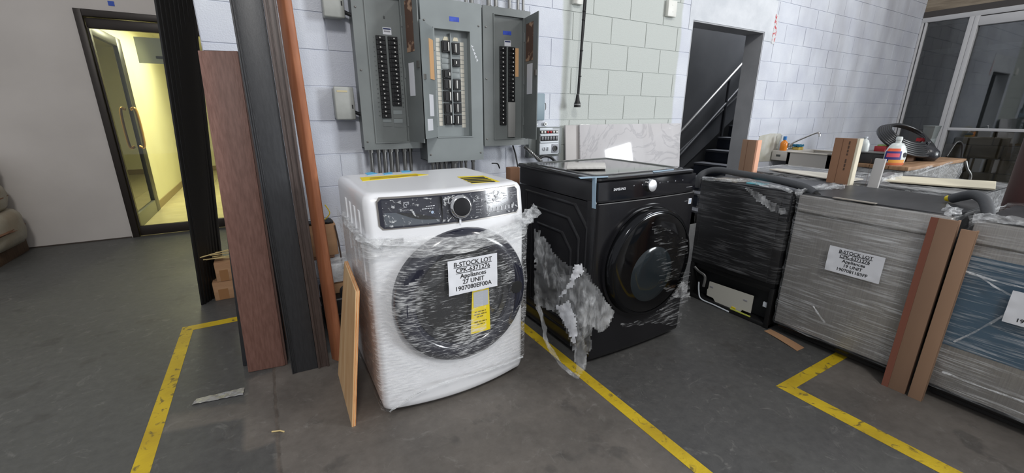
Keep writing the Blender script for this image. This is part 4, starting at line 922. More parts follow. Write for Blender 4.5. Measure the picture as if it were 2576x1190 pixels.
# --- torn film hanging between the washers
def in_poly(x, y, P):
    c = False; j = len(P)-1
    for i in range(len(P)):
        if (P[i][1] > y) != (P[j][1] > y) and x < (P[j][0]-P[i][0])*(y-P[i][1])/(P[j][1]-P[i][1])+P[i][0]: c = not c
        j = i
    return c
def torn(name, poly, depth, mt, par, step=5, amp=.02, seed=0, label=None):
    xs_ = [p[0] for p in poly]; ys_ = [p[1] for p in poly]
    x0, y0 = min(xs_), min(ys_); nu = int((max(xs_)-x0)/step)+1; nv = int((max(ys_)-y0)/step)+1
    def f(u, v):
        x = x0+u*nu*step; y = y0+v*nv*step
        D = depth(x, y)-amp*(fbm(x*.018+seed, y*.010, seed)+.8*abs(nz(x*.05+seed, y*.03)))
        p = onY(x+3*nz(x*.09, y*.09, seed), y+3*nz(x*.09, y*.09, seed+9), D); return (p.x, p.y, max(.004, p.z))
    mb = MB().grid(f, nu, nv, lambda u, v: in_poly(x0+u*nu*step+4*nz(u*40, v*40, seed), y0+v*nv*step+4*nz(u*40, v*40, seed+5), poly))
    used = sorted({i for q in mb.f for i in q}); mp_ = {a: b for b, a in enumerate(used)}
    mb.v = [mb.v[i] for i in used]; mb.f = [tuple(mp_[i] for i in q) for q in mb.f]
    return part(name, mb, mt, par, smooth=70, recalc=False, label=label)
TORN = film('torn_film', .10, .55, (1.4, 1.4, .5), 12, .47, .74, .12, bump=.45, dist=.8)
dep = lambda x, y: lerp(1.66, 1.375, smooths(1345, 1470, x))
part_t = torn('torn_film', [(1344, 575), (1372, 600), (1395, 640), (1418, 662), (1455, 678), (1470, 690), (1492, 715), (1512, 745), (1538, 770), (1545, 792), (1535, 815), (1515, 838), (1492, 826), (1486, 850), (1491, 870), (1478, 890), (1474, 925), (1462, 940), (1449, 935), (1446, 900), (1436, 870), (1425, 830), (1405, 790), (1375, 778), (1344, 765)], dep, TORN, B, 5, .03, 1)
torn('torn_film', [(1400, 700), (1440, 690), (1468, 672), (1500, 720), (1540, 780), (1540, 800), (1515, 835), (1480, 815), (1455, 830), (1480, 880), (1470, 930), (1450, 930), (1440, 870), (1415, 800)], lambda x, y: dep(x, y)-.045, TORN, B, 5, .035, 4)
torn('torn_paper', [(1400, 772), (1432, 755), (1448, 800), (1452, 840), (1444, 868), (1424, 822)], lambda x, y: dep(x, y)-.02, PAPER, B, 4, .012, 7)
torn('torn_paper', [(1446, 660), (1466, 668), (1468, 686), (1448, 700), (1440, 720), (1408, 752), (1405, 746), (1430, 715), (1440, 690)], lambda x, y: dep(x, y)-.03, PAPER, B, 4, .012, 9)
part('film_strand', crumple([onY(1352, 770, 1.56), onY(1366, 810, 1.52), onY(1372, 850, 1.49), onY(1392, 890, 1.44), onY(1424, 928, 1.40), onY(1456, 950, 1.375)], .008, 11, m=.9), TORN, B, smooth=80)
BFILM = film('black_washer_film', .015, .42, (1, 1, 9), 8, .50, .68, .14, rot=(0, .25, 0), bump=.8)
torn('loose_film', [(1560, 815), (1620, 806), (1665, 775), (1690, 745), (1712, 715), (1730, 708), (1736, 750), (1712, 775), (1712, 822), (1640, 812), (1580, 824)], lambda x, y: lerp(1.375, 1.415, smooths(1560, 1715, x)), BFILM, B, 5, .006, 13)
torn('loose_film', [(1690, 745), (1712, 713), (1724, 709), (1736, 748), (1715, 752)], lambda x, y: 1.40, FOLD, B, 4, .01, 17)
torn('loose_film', [(1640, 560), (1725, 600), (1738, 680), (1735, 725), (1690, 740), (1660, 720), (1650, 640)], lambda x, y: 1.362, film('faint_film', .0, .35, (1, 1, 10), 9, .54, .70, .14, rot=(0, .3, 0)), B, 6, .003, 19)

# ------------------------------------------------------------------ row of dishwashers (fronts face -X)
def box_film(x0, x1, y0, y1, z0, z1, mt, par, seed=0, amp=.006, rc=.03, nlev=54, sides=True, flare=.0):
    # closed loop round the box: front (x0) first
    pts = []
    def arc(cx, cy, a0):
        return [(cx+rc*math.cos(a0+PI/2*k/5), cy+rc*math.sin(a0+PI/2*k/5)) for k in range(6)]
    N1, N2 = 60, 24
    pts += [(x0, lerp(y1-rc, y0+rc, k/N1)) for k in range(N1+1)]
    pts += arc(x0+rc, y0+rc, PI)[1:]
    pts += [(lerp(x0+rc, x1-rc, k/N2), y0) for k in range(1, N2+1)]
    pts += arc(x1-rc, y0+rc, -PI/2)[1:]
    pts += [(x1, lerp(y0+rc, y1-rc, k/N2)) for k in range(1, N2+1)]
    pts += arc(x1-rc, y1-rc, 0)[1:]
    pts += [(lerp(x1-rc, x0+rc, k/N2), y1) for k in range(1, N2+1)]
    pts += arc(x0+rc, y1-rc, PI/2)[1:-1]
    cx, cy = (x0+x1)/2, (y0+y1)/2; rings = []
    for j in range(nlev+1):
        v = j/nlev; r = []
        for (x, y) in pts:
            z = lerp(z0+.012*nz(x*8+seed, y*8), z1+.010*nz(x*7, y*7, seed), v)
            o = max(0, amp*(.5+fbm(x*6+seed, z*18, y*6)))+.0018*abs(fbm(x*20, z*60+seed, y*20))
            if v > .94: o += flare*(v-.94)/.06*(1+nz(x*24+seed, y*24))
            n = Vector((x-cx, y-cy, 0)); n = Vector((math.copysign(1, n.x), 0, 0)) if abs(n.x)/(x1-x0) > abs(n.y)/(y1-y0) else Vector((0, math.copysign(1, n.y), 0))
            r.append((x+n.x*o, y+n.y*o, z))
        rings.append(r)
    return part('stretch_film', MB().loft(rings, cap=False), mt, par, smooth=80, recalc=False)
DWF = film('dishwasher_film', .05, .55, (1, .7, 18), 7, .50, .74, .18, rot=(.06, 0, 0), bump=.4)
DWFK = film('black_dishwasher_film', .02, .30, (1, .8, 18), 8, .50, .78, .15, rot=(.06, 0, 0), bump=.6, col=(.55, .56, .58, 1))
DARKTOP = mat('bitumen_pad_dark', S(62, 63, 66), .42, c2=S(48, 49, 52), scale=5, stretch=(1, 3, 1))
TUB = mat('tub_dark', S(36, 37, 39), .5)

# black dishwasher
K = thing('dishwasher', 'black dishwasher with its cream lower plate exposed, beside the black washer', 'dishwasher', (2.8, 1.48, 0))
part('body', MB().box(2.58, 3.08, 1.185, 1.775, .03, .845), TUB, K, bevel=.006)
part('door', MB().box(2.505, 2.575, 1.19, 1.77, .265, .845), mat('black_satin', S(22, 22, 24), .32), K, bevel=.008)
part('door_inset', MB().box(2.500, 2.508, 1.24, 1.735, .29, .80), mat('black_satin2', S(28, 28, 30), .36), K, bevel=.004)
for y in (1.19, 1.745): part('front_post', MB().box(2.51, 2.58, y, y+.028, .0, .265), BLACKM, K, bevel=.003)
part('kick_recess', MB().box(2.60, 2.62, 1.21, 1.75, .03, .27), mat('near_black', S(12, 12, 13), .6), K)
part('shelf_lip', MB().box(2.525, 2.60, 1.22, 1.745, .225, .262), BLACKM, K, bevel=.008)
part('base_rail', MB().box(2.515, 2.60, 1.19, 1.775, .0, .028), BLACKM, K, bevel=.004)
P4 = lambda u, v, X=2.535: onX(1700+u/2.588, 400+v/2.588, X)
pp = [P4(u, v) for u, v in ((222, 797), (508, 893), (487, 1003), (432, 982), (418, 1000), (262, 938), (245, 905), (203, 886), (206, 848), (213, 842))]
pl_ = part('access_plate', MB().prism([(p.y, p.z) for p in pp], lambda u, v, w_: (w_, u, v), 2.532, 2.538), mat('cream_steel', S(196, 194, 184), .5), K, label='cream metal access plate')
for u, v in ((236, 832), (456, 920)): c = P4(u, v); part('embossed_mark', MB().box(2.529, 2.5325, c.y-.012, c.y+.012, c.z-.004, c.z+.004), mat('grey_ink', None), pl_)
c = P4(378, 968); part('yellow_mark', MB().box(2.529, 2.5325, c.y-.014, c.y+.014, c.z-.005, c.z+.005), YELLOW, pl_)
a, b = P4(360, 1003), P4(490, 1055); part('yellow_strip', MB().hexa([(2.512, a.y, .030), (2.512, b.y, .030), (2.518, b.y, .030), (2.518, a.y, .030)], [(2.512, a.y, .037), (2.512, b.y, .037), (2.518, b.y, .037), (2.518, a.y, .037)]), mat('lime_strip', S(196, 204, 90), .5), K)
part('wire', MB().tube(bez([P4(150, 800, 2.52), P4(150, 860, 2.515), P4(165, 910, 2.515), P4(250, 950, 2.515), P4(345, 995, 2.513)], 8), .005, 8), OW, K)
part('hinge_bracket', MB().tube(bez([P4(122, 700, 2.51), P4(150, 730, 2.515), P4(190, 765, 2.52), P4(180, 830, 2.52)], 8), .009, 8), STEEL, K)
part('small_clip', MB().box(2.52, 2.53, 1.222, 1.245, .13, .16), OW, K)
part('top', MB().box(2.52, 3.08, 1.19, 1.77, .846, .852), DARKTOP, K)
part('latch_box', MB().box(2.496, 2.52, 1.185, 1.235, .68, .835), DARKPL, K, bevel=.006)
box_film(2.492, 3.09, 1.183, 1.784, .30, .855, DWFK, K, 3, .006, flare=.008)
part('film_roll', crumple([(2.50, 1.76, .86), (2.51, 1.60, .866), (2.60, 1.50, .866), (2.55, 1.40, .866), (2.50, 1.20, .86)], .008, 4, m=.9), FOLD, K, smooth=80)
torn('loose_film', [(1870, 468), (1900, 480), (1930, 500), (1985, 535), (1978, 542), (1940, 530), (1905, 505), (1880, 482)], lambda x, y: onX(x, y, 2.488).y, TORN, K, 4, .004, 21)
part('cardboard_scrap', MB().box(2.53, 2.66, 1.55, 1.70, .853, .860), mat('grey_board', S(150, 144, 136), .8), K)
a = onZ(1905, 462, .853); part('blue_note', MB().box(a.x-.045, a.x+.04, a.y-.05, a.y+.045, .853, .856), mat('cyan_note', S(96, 190, 205), .6), K)

# wrapped steel dishwasher
def steel_dw(lab, y0, y1, blue=False):
    t = thing('dishwasher', lab, 'dishwasher', (2.8, (y0+y1)/2, 0))
    part('body', MB().box(2.55, 3.08, y0+.004, y1-.004, .06, .845), TUB, t, bevel=.006)
    part('door', MB().box(2.495, 2.548, y0, y1, .082, .845), STAINLESS, t, bevel=.006)
    part('handle_ridge', MB().prism([(2.496, .778), (2.484, .774), (2.482, .762), (2.496, .750)], lambda u, v, w_: (u, w_, v), y0+.012, y1-.012), STAINLESS, t, bevel=.002)
    part('kick_plate', MB().box(2.56, 2.60, y0+.02, y1-.02, .012, .08), BLACKM, t)
    part('kick_tube', MB().cyl((2.545, y0+.02, .052), (2.545, y1-.01, .052), .016, 14), mat('black_gloss_tube', S(20, 20, 22), .2), t)
    for y in (y0+.05, y1-.05):
        for x in (2.6, 3.02): part('foot', MB().lathe([(.018, 0), (.018, .01), (.009, .012), (.009, .06)], (x, y, 0), (0, 0, 1), 12), BLACKM, t)
    part('top', MB().box(2.53, 3.08, y0+.004, y1-.004, .8455, .853), DARKTOP, t)
    if blue: part('protective_film', MB().box(2.4925, 2.495, y0+.02, y1-.022, .29, .705), mat('blue_film', S(56, 86, 108), .35), t, label='blue protective film')
    return t
D = steel_dw('film-wrapped stainless dishwasher with a paper lot sheet on its door', .545, 1.152)
box_film(2.478, 3.09, .538, 1.160, .085, .858, DWF, D, 7, .007, flare=.012)
lot_sheet(D, onX(2147, 664, 2.468), (0, -1, 0), (0, 0, 1), .232, .134, (('B-STOCK LOT', 1), ('CPK-6371276', 1), ('Appliances', 0), ('19 UNIT', 0), ('1907081183FF', 0)), .0225)
part('film_roll', crumple([(2.49, 1.165, .85), (2.56, 1.155, .868), (2.70, 1.15, .868), (2.80, 1.13, .873), (2.86, 1.10, .862)], .013, 9, m=.9), FOLD, D, smooth=80)
part('film_roll', crumple([(2.50, .56, .862), (2.56, .555, .87), (2.62, .60, .862)], .014, 10, m=.9), FOLD, D, smooth=80)
part('paper_scrap', MB().box(2.505, 2.53, .82, 1.0, .8535, .8575), mat('grey_board', None), D)
part('film_glint_fold', crumple([onX(2045, 770, 2.474), onX(2062, 795, 2.468), onX(2075, 812, 2.474)], .004, 12, m=.9), FOLD, D)
Q = steel_dw('film-wrapped stainless dishwasher covered with blue protective film at the right edge', -.125, .478, True)
box_film(2.478, 3.09, -.132, .486, .085, .860, DWF, Q, 15, .007, flare=.014)
qs = lot_sheet(Q, (2.466, .196, .540), (0, -1, 0), (0, 0, 1), .232, .134, (), .0225)
text('19', .0225, INK, qs, (2.4645, .268, .493), (0, -1, 0), (0, 0, 1), .0003)
part('film_roll', crumple([(2.49, .485, .862), (2.50, .40, .87), (2.52, .30, .872), (2.54, .20, .87), (2.55, 0, .87), (2.52, -.12, .865)], .014, 14, m=.9), FOLD, Q, smooth=80)
for k, (a, b) in enumerate((((2455, 690), (2576, 760)), ((2400, 860), (2530, 790)), ((2420, 680), (2576, 725)), ((2370, 935), (2576, 1010)))):
    part('film_crease', crumple([onX(a[0], a[1], 2.474), onX((a[0]+b[0])/2, (a[1]+b[1])/2+3, 2.466), onX(b[0], b[1], 2.472)], .0035, 20+k, 6, .9), FOLD, Q, smooth=80)
# cardboard corner posts between them
def angle_post(lab, y0, y1, x, z1, dep=.05, th=.007, top_skew=0., mt=CARDD, red=False):
    t = thing('cardboard_corner_post', lab, 'corner protector', (x, (y0+y1)/2, 0))
    part('face', MB().hexa([(x, y0, 0), (x, y1, 0), (x+th, y1, 0), (x+th, y0, 0)], [(x, y0+top_skew, z1), (x, y1+top_skew, z1), (x+th, y1+top_skew, z1), (x+th, y0+top_skew, z1)]), mt, t, bevel=.001)
    part('flange', MB().hexa([(x+.002, y1-th if red else y0, 0), (x+.002, y1 if red else y0+th, 0), (x+dep, y1 if red else y0+th, 0), (x+dep, y1-th if red else y0, 0)],
        [(x+.002, (y1-th if red else y0)+top_skew, z1), (x+.002, (y1 if red else y0+th)+top_skew, z1), (x+dep, (y1 if red else y0+th)+top_skew, z1), (x+dep, (y1-th if red else y0)+top_skew, z1)]), mt, t, bevel=.001)
    return t
KR = mat('kraft_tan', S(146, 116, 94), .75, c2=S(130, 102, 82), scale=5, stretch=(1, 1, .2), bump=.1)
t = angle_post('tan cardboard corner post with red-brown side, against the dishwasher with lot sheet', .512, .575, 2.448, .845, .03, mt=KR)
part('side_face', MB().box(2.4475, 2.4515, .575, .600, 0, .845), mat('red_brown_board', S(128, 78, 62), .75), t)
angle_post('tan cardboard corner post against the blue-filmed dishwasher', .452, .500, 2.446, .815, .03, mt=mat('kraft_pale', S(160, 128, 104), .75, c2=S(146, 116, 92), scale=5, stretch=(1, 1, .2)))

# ------------------------------------------------------------------ second row behind
DWF2 = film('row_two_film', .12, .58, (6, 1.4, 6), 9, .44, .66, .2, rot=(0, 0, .4), bump=.8)
def wrapped_unit(lab, x0, x1, y0, y1, z1):
    t = thing('wrapped_appliance', lab, 'appliance', ((x0+x1)/2, (y0+y1)/2, 0), 'wrapped appliances in the back row')
    part('body', MB().box(x0+.01, x1-.01, y0+.01, y1-.01, .03, z1-.01), TUB, t, bevel=.01)
    for y in (y0+.06, y1-.06):
        for x in (x0+.06, x1-.06): part('foot', MB().cyl((x, y, 0), (x, y, .03), .02, 10), BLACKM, t)
    part('top', MB().box(x0+.012, x1-.012, y0+.012, y1-.012, z1-.0095, z1-.003), DARKTOP, t)
    part('top_film', MB().grid(lambda u, v: (lerp(x0, x1, u), lerp(y0, y1, v), z1+.004*abs(fbm(u*5+x0, v*9+y0))), 30, 30), DWF2, t, smooth=80)
    box_film(x0, x1, y0, y1, .05, z1+.002, DWF2, t, x0*5+y0, .006, flare=.006, nlev=20)
    return t
wrapped_unit('dark wrapped appliance behind the black dishwasher', 3.17, 3.77, 1.30, 1.91, .858)
U2 = wrapped_unit('dark wrapped appliance behind the dishwasher with lot sheet', 3.17, 3.98, .64, 1.27, .858)
a = onZ(2382, 493, .864); part('yellow_label', MB().box(3.166, 3.169, .665, .725, .815, .845), YELLOW, U2)
def sheet_on(name, lab, cat, pts, z, th, mt):
    q = [onZ(x, y, z) for x, y in pts]; return solo(name, MB().prism([(p.x, p.y) for p in q], lambda u, v, w_: (u, v, w_), z, z+th), mt, lab, cat, bevel=.0015, seg=1)
sheet_on('foam_sheet', 'pale foam sheet lying on the back-row appliance in front of the sink', 'foam sheet', [(1935, 427.6), (1954, 426), (2079, 437.6), (2125, 446), (2172, 453), (2140, 457), (2078, 450.6)], .864, .008, mat('foam_pale', S(206, 202, 192), .8))
sheet_on('foam_board', 'large cream foam board lying on the back-row appliance near the column', 'foam board', [(2222, 457), (2262, 446), (2505, 460), (2503, 479)], .866, .010, CREAM)
part_ = None
solo('film_bundle', crumple([onZ(2212, 455, .87), onZ(2240, 450, .88), onZ(2262, 444, .875)], .02, 31, m=.9), FOLD, 'bunched clear film beside the cream foam board', 'plastic film', smooth=80)
# upright posts
def up_post(lab, x, y0, y1, z1, mt, edge=None, skew=0., dep=.018, txt=None):
    t = thing('cardboard_corner_post', lab, 'corner protector', (x, (y0+y1)/2, 0))
    part('face', MB().hexa([(x, y0, 0), (x, y1, 0), (x+dep, y1, 0), (x+dep, y0, 0)], [(x, y0+skew, z1), (x, y1+skew, z1), (x+dep, y1+skew, z1), (x+dep, y0+skew, z1)]), mt, t, bevel=.001)
    if edge: part('foam_edge', MB().box(x-.001, x+dep+.03, y0-.014, y0-.0005, 0, z1), edge, t, bevel=.001)
    part('crease', MB().box(x-.0012, x, lerp(y0, y1, .60), lerp(y0, y1, .615), .4, z1-.005), mat('crease_brown', S(112, 80, 60), .8), t)
    if txt:
        for k, ln in enumerate(txt): marks(ln, .013, mat('stamp_ink', S(84, 64, 52), .7), t, (x-.0015, lerp(y0, y1, .30), z1-.06-.10*k), (0, 0, -1), (0, -1, 0))
    return t
up_post('brown cardboard post with orange-pink edge standing in front of the doorway jamb', 3.125, 1.80, 1.905, 1.085, KR, mat('pink_edge', S(226, 170, 140), .7), txt=None)
up_post('wide brown cardboard post with cream foam edge hiding the sink', 3.115, 1.182, 1.300, 1.128, mat('kraft_mid', S(150, 112, 86), .8, c2=S(140, 104, 80), scale=3), CREAM, txt=(.085, .07))
up_post('pale grey cardboard post leaning beside the detergent jug', 3.105, 1.055, 1.105, 1.02, mat('grey_pale_board', S(186, 184, 182), .75), None, -.035)
# hoses
HOSE = mat('grey_foam_hose', S(74, 76, 80), .7, bump=.1, bscale=80)
hp = [onX(1752, 470, 2.60), onX(1760, 445, 2.60), onX(1778, 432, 2.64), onX(1810, 428, 2.66), onX(1870, 438, 2.66), onX(1940, 450, 2.64), onX(2000, 464, 2.60), onX(2030, 474, 2.58), onX(2050, 487, 2.56)]
hs = thing('insulated_hose', 'thick grey foam hose arching over the black dishwasher', 'hose', (2.6, 1.5, .87)); part('tube', MB().tube(bez(hp, 8), .021, 14), HOSE, hs, smooth=60); part('end', MB().cyl(hp[-1], hp[-1]+Vector((-.0, -.02, -.01)), .014, 12), BLACKM, hs)
hp = [onX(2395, 500, 2.86), onX(2420, 494, 2.84), onX(2450, 490, 2.80), onX(2474, 502, 2.76), onX(2484, 525, 2.72), onX(2486, 545, 2.70)]
hs = thing('insulated_hose', 'thick grey foam hose bending down near the steel column', 'hose', (2.8, .5, .87)); part('tube', MB().tube(bez(hp, 8), .022, 14), HOSE, hs, smooth=60); part('end', MB().cyl(hp[0], hp[0]+Vector((.02, .02, -.004)), .015, 12), YELLOW, hs)

# ------------------------------------------------------------------ sink corner
SK = thing('utility_sink', 'pale grey utility sink with a back ledge against the block wall', 'sink', (5.6, 2.55, 0))
SINKM = mat('sink_pale', S(190, 186, 180), .45)
mb = MB(); x0, x1, y0, y1, zt = 5.36, 5.96, 2.25, 2.875, .845
part('ledge', MB().box(x0, x1, 2.70, y1, zt-.115, zt), SINKM, SK, bevel=.008)
bs = MB(); bs.box(x0+.012, x0+.04, y0, 2.70, .48, zt-.006); bs.box(x1-.04, x1-.012, y0, 2.70, .48, zt-.006); bs.box(x0+.012, x1-.012, y0, y0+.03, .48, zt-.006); bs.box(x0+.012, x1-.012, 2.67, 2.70, .48, zt-.01); bs.box(x0+.012, x1-.012, y0, 2.70, .46, .49)
part('basin', bs, SINKM, SK)
rm = MB(); rm.box(x0, x0+.05, y0-.01, 2.70, zt-.012, zt); rm.box(x1-.05, x1, y0-.01, 2.70, zt-.012, zt); rm.box(x0, x1, y0-.01, y0+.035, zt-.012, zt); part('rim', rm, mat('sink_rim', S(204, 198, 186), .45), SK, bevel=.004)
for x in (x0+.03, x1-.06):
    for y in (y0+.02, 2.64): part('leg', MB().hexa([(x, y, 0), (x+.03, y, 0), (x+.03, y+.03, 0), (x, y+.03, 0)], [(x, y, .47), (x+.03, y, .47), (x+.03, y+.03, .47), (x, y+.03, .47)]), SINKM, SK)
part('rating_mark', MB().box(x0-.001, x0+.002, 2.77, 2.82, zt-.07, zt-.045), mat('grey_print', None), SK)
T = thing('kitchen_tap', 'chrome swivel tap on the sink ledge', 'tap', (5.55, 2.79, zt))
part('base', MB().box(5.48, 5.62, 2.765, 2.815, zt, zt+.028), CHROME, T, bevel=.01, seg=3); part('valve', MB().cyl((5.50, 2.79, zt+.028), (5.50, 2.79, zt+.07), .018, 14), CHROME, T); part('valve', MB().cyl((5.60, 2.79, zt+.028), (5.60, 2.79, zt+.07), .018, 14), CHROME, T)
part('handle', MB().cyl((5.50, 2.79, zt+.07), (5.50, 2.79, zt+.085), .024, 8), CHROME, T); part('handle', MB().cyl((5.60, 2.79, zt+.07), (5.60, 2.79, zt+.085), .024, 8), CHROME, T)
part('spout', MB().tube(bez([(5.55, 2.79, zt+.02), (5.56, 2.77, zt+.08), (5.62, 2.66, zt+.16), (5.67, 2.57, zt+.215), (5.68, 2.545, zt+.205), (5.68, 2.535, zt+.165)], 10), .013, 12), CHROME, T)
BO = thing('soap_bottle', 'orange dish soap bottle with a blue cap on the sink ledge', 'bottle', (5.41, 2.78, zt))
part('bottle', MB().lathe([(.034, 0), (.038, .006), (.038, .085), (.030, .105), (.014, .118), (.014, .128)], (5.415, 2.78, zt), (0, 0, 1), 20), mat('orange_soap', S(226, 134, 40), .25), BO); part('cap', MB().cyl((5.415, 2.78, zt+.128), (5.415, 2.78, zt+.168), .019, 14), mat('cap_blue', S(46, 120, 190), .4), BO)
BO2 = thing('spray_bottle', 'small white squeeze bottle beside the orange soap', 'bottle', (5.46, 2.83, zt))
part('bottle', MB().lathe([(.02, 0), (.022, .006), (.022, .10), (.010, .12), (.010, .15)], (5.455, 2.84, zt), (0, 0, 1), 16), OW, BO2); part('cap', MB().cyl((5.455, 2.84, zt+.15), (5.455, 2.84, zt+.175), .012, 10), OW, BO2)
SPG = thing('sponge', 'yellow sponge with a blue cloth folded on it beside the tap', 'sponge', (5.70, 2.74, zt)); part('foam', MB().box(5.65, 5.76, 2.72, 2.80, zt, zt+.035), mat('sponge_yellow', S(206, 180, 96), .9, bump=.5, bscale=60), SPG, bevel=.006); part('cloth', MB().slab(lambda u, v: (lerp(5.645, 5.75, u), lerp(2.715, 2.81, v), zt+.038+.02*abs(nz(u*4, v*4))), (0, 0, .022), 8, 8), mat('blue_cloth', S(44, 118, 150), .9), SPG)
# bench with a timber top beyond
TB = thing('work_bench', 'wrapped bench with a timber plank top under the clutter', 'bench', (5.9, 1.72, 0))
WOODT = mat('bench_timber', S(166, 132, 100), .7, c2=S(138, 106, 78), scale=4, stretch=(1, 9, 1), bump=.2)
for k in range(3): part('plank', MB().box(5.12, 6.72, 1.50+.15*k, 1.646+.15*k, .765, .80), WOODT, TB, bevel=.003)
part('body', MB().box(5.16, 6.68, 1.53, 1.92, 0, .764), mat('bench_grey_wrap', S(104, 102, 98), .5, c2=S(134, 132, 128), scale=6, stretch=(1, 1, 6)), TB)
box_film(5.14, 6.70, 1.505, 1.945, .02, .762, DWF2, TB, 40, .012, nlev=20)
for k, (a, b) in enumerate((((2300, 430), (2345, 418)), ((2310, 438), (2395, 408)))): part('film_crease', crumple([onY(a[0], a[1], 1.495), onY(b[0], b[1], 1.495)], .008, 50+k), FOLD, TB)
part('tie_strap', MB().tube(bez([(6.66, 1.49, .78), (6.70, 1.47, .70), (6.78, 1.44, .60), (6.80, 1.46, .40)], 8), .012, 8), STEEL, TB)
J = thing('detergent_jug', 'clear detergent jug with orange and blue label on the bench', 'jug', (5.28, 1.62, .80))
jc = onZ(2262, 417, .80); jx, jy = jc.x, jc.y+.05
# flattened bottle: ellipse loft, wide along the photo's horizontal
dirw = Vector((RT.x, RT.y, 0)).normalized(); dird = Vector((-dirw.y, dirw.x, 0))
JS = .80
def jring(z, rw, rd, off=0.):
    z, rw, rd = z*JS, rw*JS, rd*JS; return [Vector((jx, jy, .80))+dirw*(math.cos(2*PI*k/28)*rw+off)+dird*(math.sin(2*PI*k/28)*rd)+Vector((0, 0, z)) for k in range(28)]
JM = mat('milky_plastic', S(214, 220, 218), .35)
part('bottle', MB().loft([jring(0, .105, .05), jring(.012, .115, .055), jring(.08, .125, .06), jring(.16, .122, .058), jring(.225, .09, .05), jring(.255, .06, .04), jring(.262, .028, .028), jring(.30, .026, .026)]), JM, J, smooth=50)
part('soap_level', MB().loft([jring(.002, .1065, .0515), jring(.012, .1165, .0565), jring(.035, .119, .0585)], cap=False), mat('orange_liquid', S(214, 120, 84), .3), J, smooth=50)
part('cap', MB().loft([jring(.296, .032, .032), jring(.33, .030, .030), jring(.335, .024, .024)]), JM, J, smooth=50)
def jpatch(name, a0, a1, z0, z1, mt, o, par=J):
    def rr(z): 
        for (za, ra, da), (zb, rb, db) in zip(((0, .105, .05), (.012, .115, .055), (.08, .125, .06), (.16, .122, .058), (.225, .09, .05)), ((.012, .115, .055), (.08, .125, .06), (.16, .122, .058), (.225, .09, .05), (.255, .06, .04))):
            if za <= z <= zb: q = (z-za)/(zb-za); return lerp(ra, rb, q), lerp(da, db, q)
        return .06, .04
    def f(u, v):
        a = lerp(a0, a1, u); z = lerp(z0, z1, v); rw, rd = rr(z)
        return Vector((jx, jy, .80))+dirw*(math.cos(a)*(rw*JS+o))+dird*(math.sin(a)*(rd*JS+o))+Vector((0, 0, z*JS))
    return part(name, MB().grid(f, 14, 8), mt, par, smooth=60)
lb = jpatch('label', PI*1.02, PI*1.55, .055, .17, mat('label_navy', S(52, 52, 130), .5), .0012); jpatch('label_band', PI*1.05, PI*1.5, .168, .20, mat('label_orange', S(226, 96, 54), .5), .0016, lb); jpatch('label_band', PI*1.1, PI*1.5, .10, .145, mat('label_pink', S(222, 90, 110), .5), .0024, lb)
jpatch('label_band', PI*1.2, PI*1.72, .035, .07, mat('label_amber', S(232, 164, 70), .5), .002, lb)
hc = Vector((jx, jy, .80))+dirw*.05+Vector((0, 0, .10))-dird*.040
part('grip_hole', MB().lathe([(.024, 0), (.022, .004)], hc, -dird, 20), DARKPL, J)
def zf(x, y, z=.80): return onZ(x, y, z)
# dark case, red box, coil, bags
CS = thing('tool_case', 'dark open tool case on the bench behind the wide cardboard post', 'case', (5.4, 1.9, .80))
part('tray', MB().box(5.16, 5.62, 1.70, 1.945, .801, .90), mat('case_dark', S(44, 44, 46), .4, c2=S(64, 62, 60), scale=8), CS, bevel=.008); part('rim', MB().box(5.15, 5.63, 1.69, 1.95, .90, .912), mat('rim_grey', S(130, 130, 128), .4, .5), CS, bevel=.003)
RB = thing('small_box', 'small red box with a green lid on the tool case', 'box', (5.35, 1.83, .912)); part('box', MB().box(5.34, 5.48, 1.78, 1.87, .9125, .962), mat('box_red', S(160, 40, 48), .5), RB, bevel=.003); part('lid', MB().box(5.37, 5.46, 1.79, 1.86, .9625, .976), mat('lid_green', S(150, 180, 110), .5), RB, bevel=.003)
cc0 = onY(2284, 346, 1.80); rc0 = onY(2332, 350, 1.80).x-cc0.x
CO = thing('hose_coil', 'coiled black hose piled on the bench by the glass partition', 'hose', (6.2, 1.80, .80))
for k in range(7):
    c = cc0+Vector((.02*nz(k, 1), .02*nz(k, 5), -.03+.011*k)); ra = rc0*(1-.06*k+.06*nz(k, 9)); 
    part('coil', MB().tube([c+Vector((math.cos(a)*ra*(1+.05*nz(k, 3)), math.sin(a)*ra*.34, math.sin(a)*ra*.27*(1+.1*nz(k, 8)))) for a in [2*PI*i/36 for i in range(37)]], .0135, 8), mat('rubber_black', S(32, 33, 36), .35), CO, smooth=60)
part('timber_block', MB().box(cc0.x-.2, cc0.x+.25, 1.70, 1.90, .801, cc0.z-.10), mat('bench_block', S(108, 78, 56), .8), CO, bevel=.006)
bgp = onZ(2322, 404, .80)
BG = thing('plastic_bag', 'black plastic bag heaped on the bench right of the detergent jug', 'bag', (5.7, 1.6, .80))
part('sack', MB().lathe([(.001, 0), (.09, .004), (.12, .05), (.11, .10), (.07, .14), (.035, .16), (.001, .165)], (bgp.x, bgp.y, .801), (0, 0, 1), 28, cap=False), mat('bag_black', S(40, 41, 46), .25, bump=.9, bscale=18), BG, smooth=70)
part('knot', crumple([bgp+Vector((0, 0, .16)), bgp+Vector((.02, 0, .19)), bgp+Vector((.06, .01, .18))], .014, 60), mat('bag_black', None), BG)
rg = onY(2318, 354, 1.80)
solo('rag', MB().slab(lambda u, v: (rg.x-.06+.12*u, rg.y-.04+.07*v, rg.z-.01+.03*abs(nz(u*5, v*5))), (0, 0, .03), 8, 6), mat('red_rag', S(168, 44, 52), .8), 'small red rag on the coiled hose', 'rag')
tb = onY(2338, 348, 1.86)
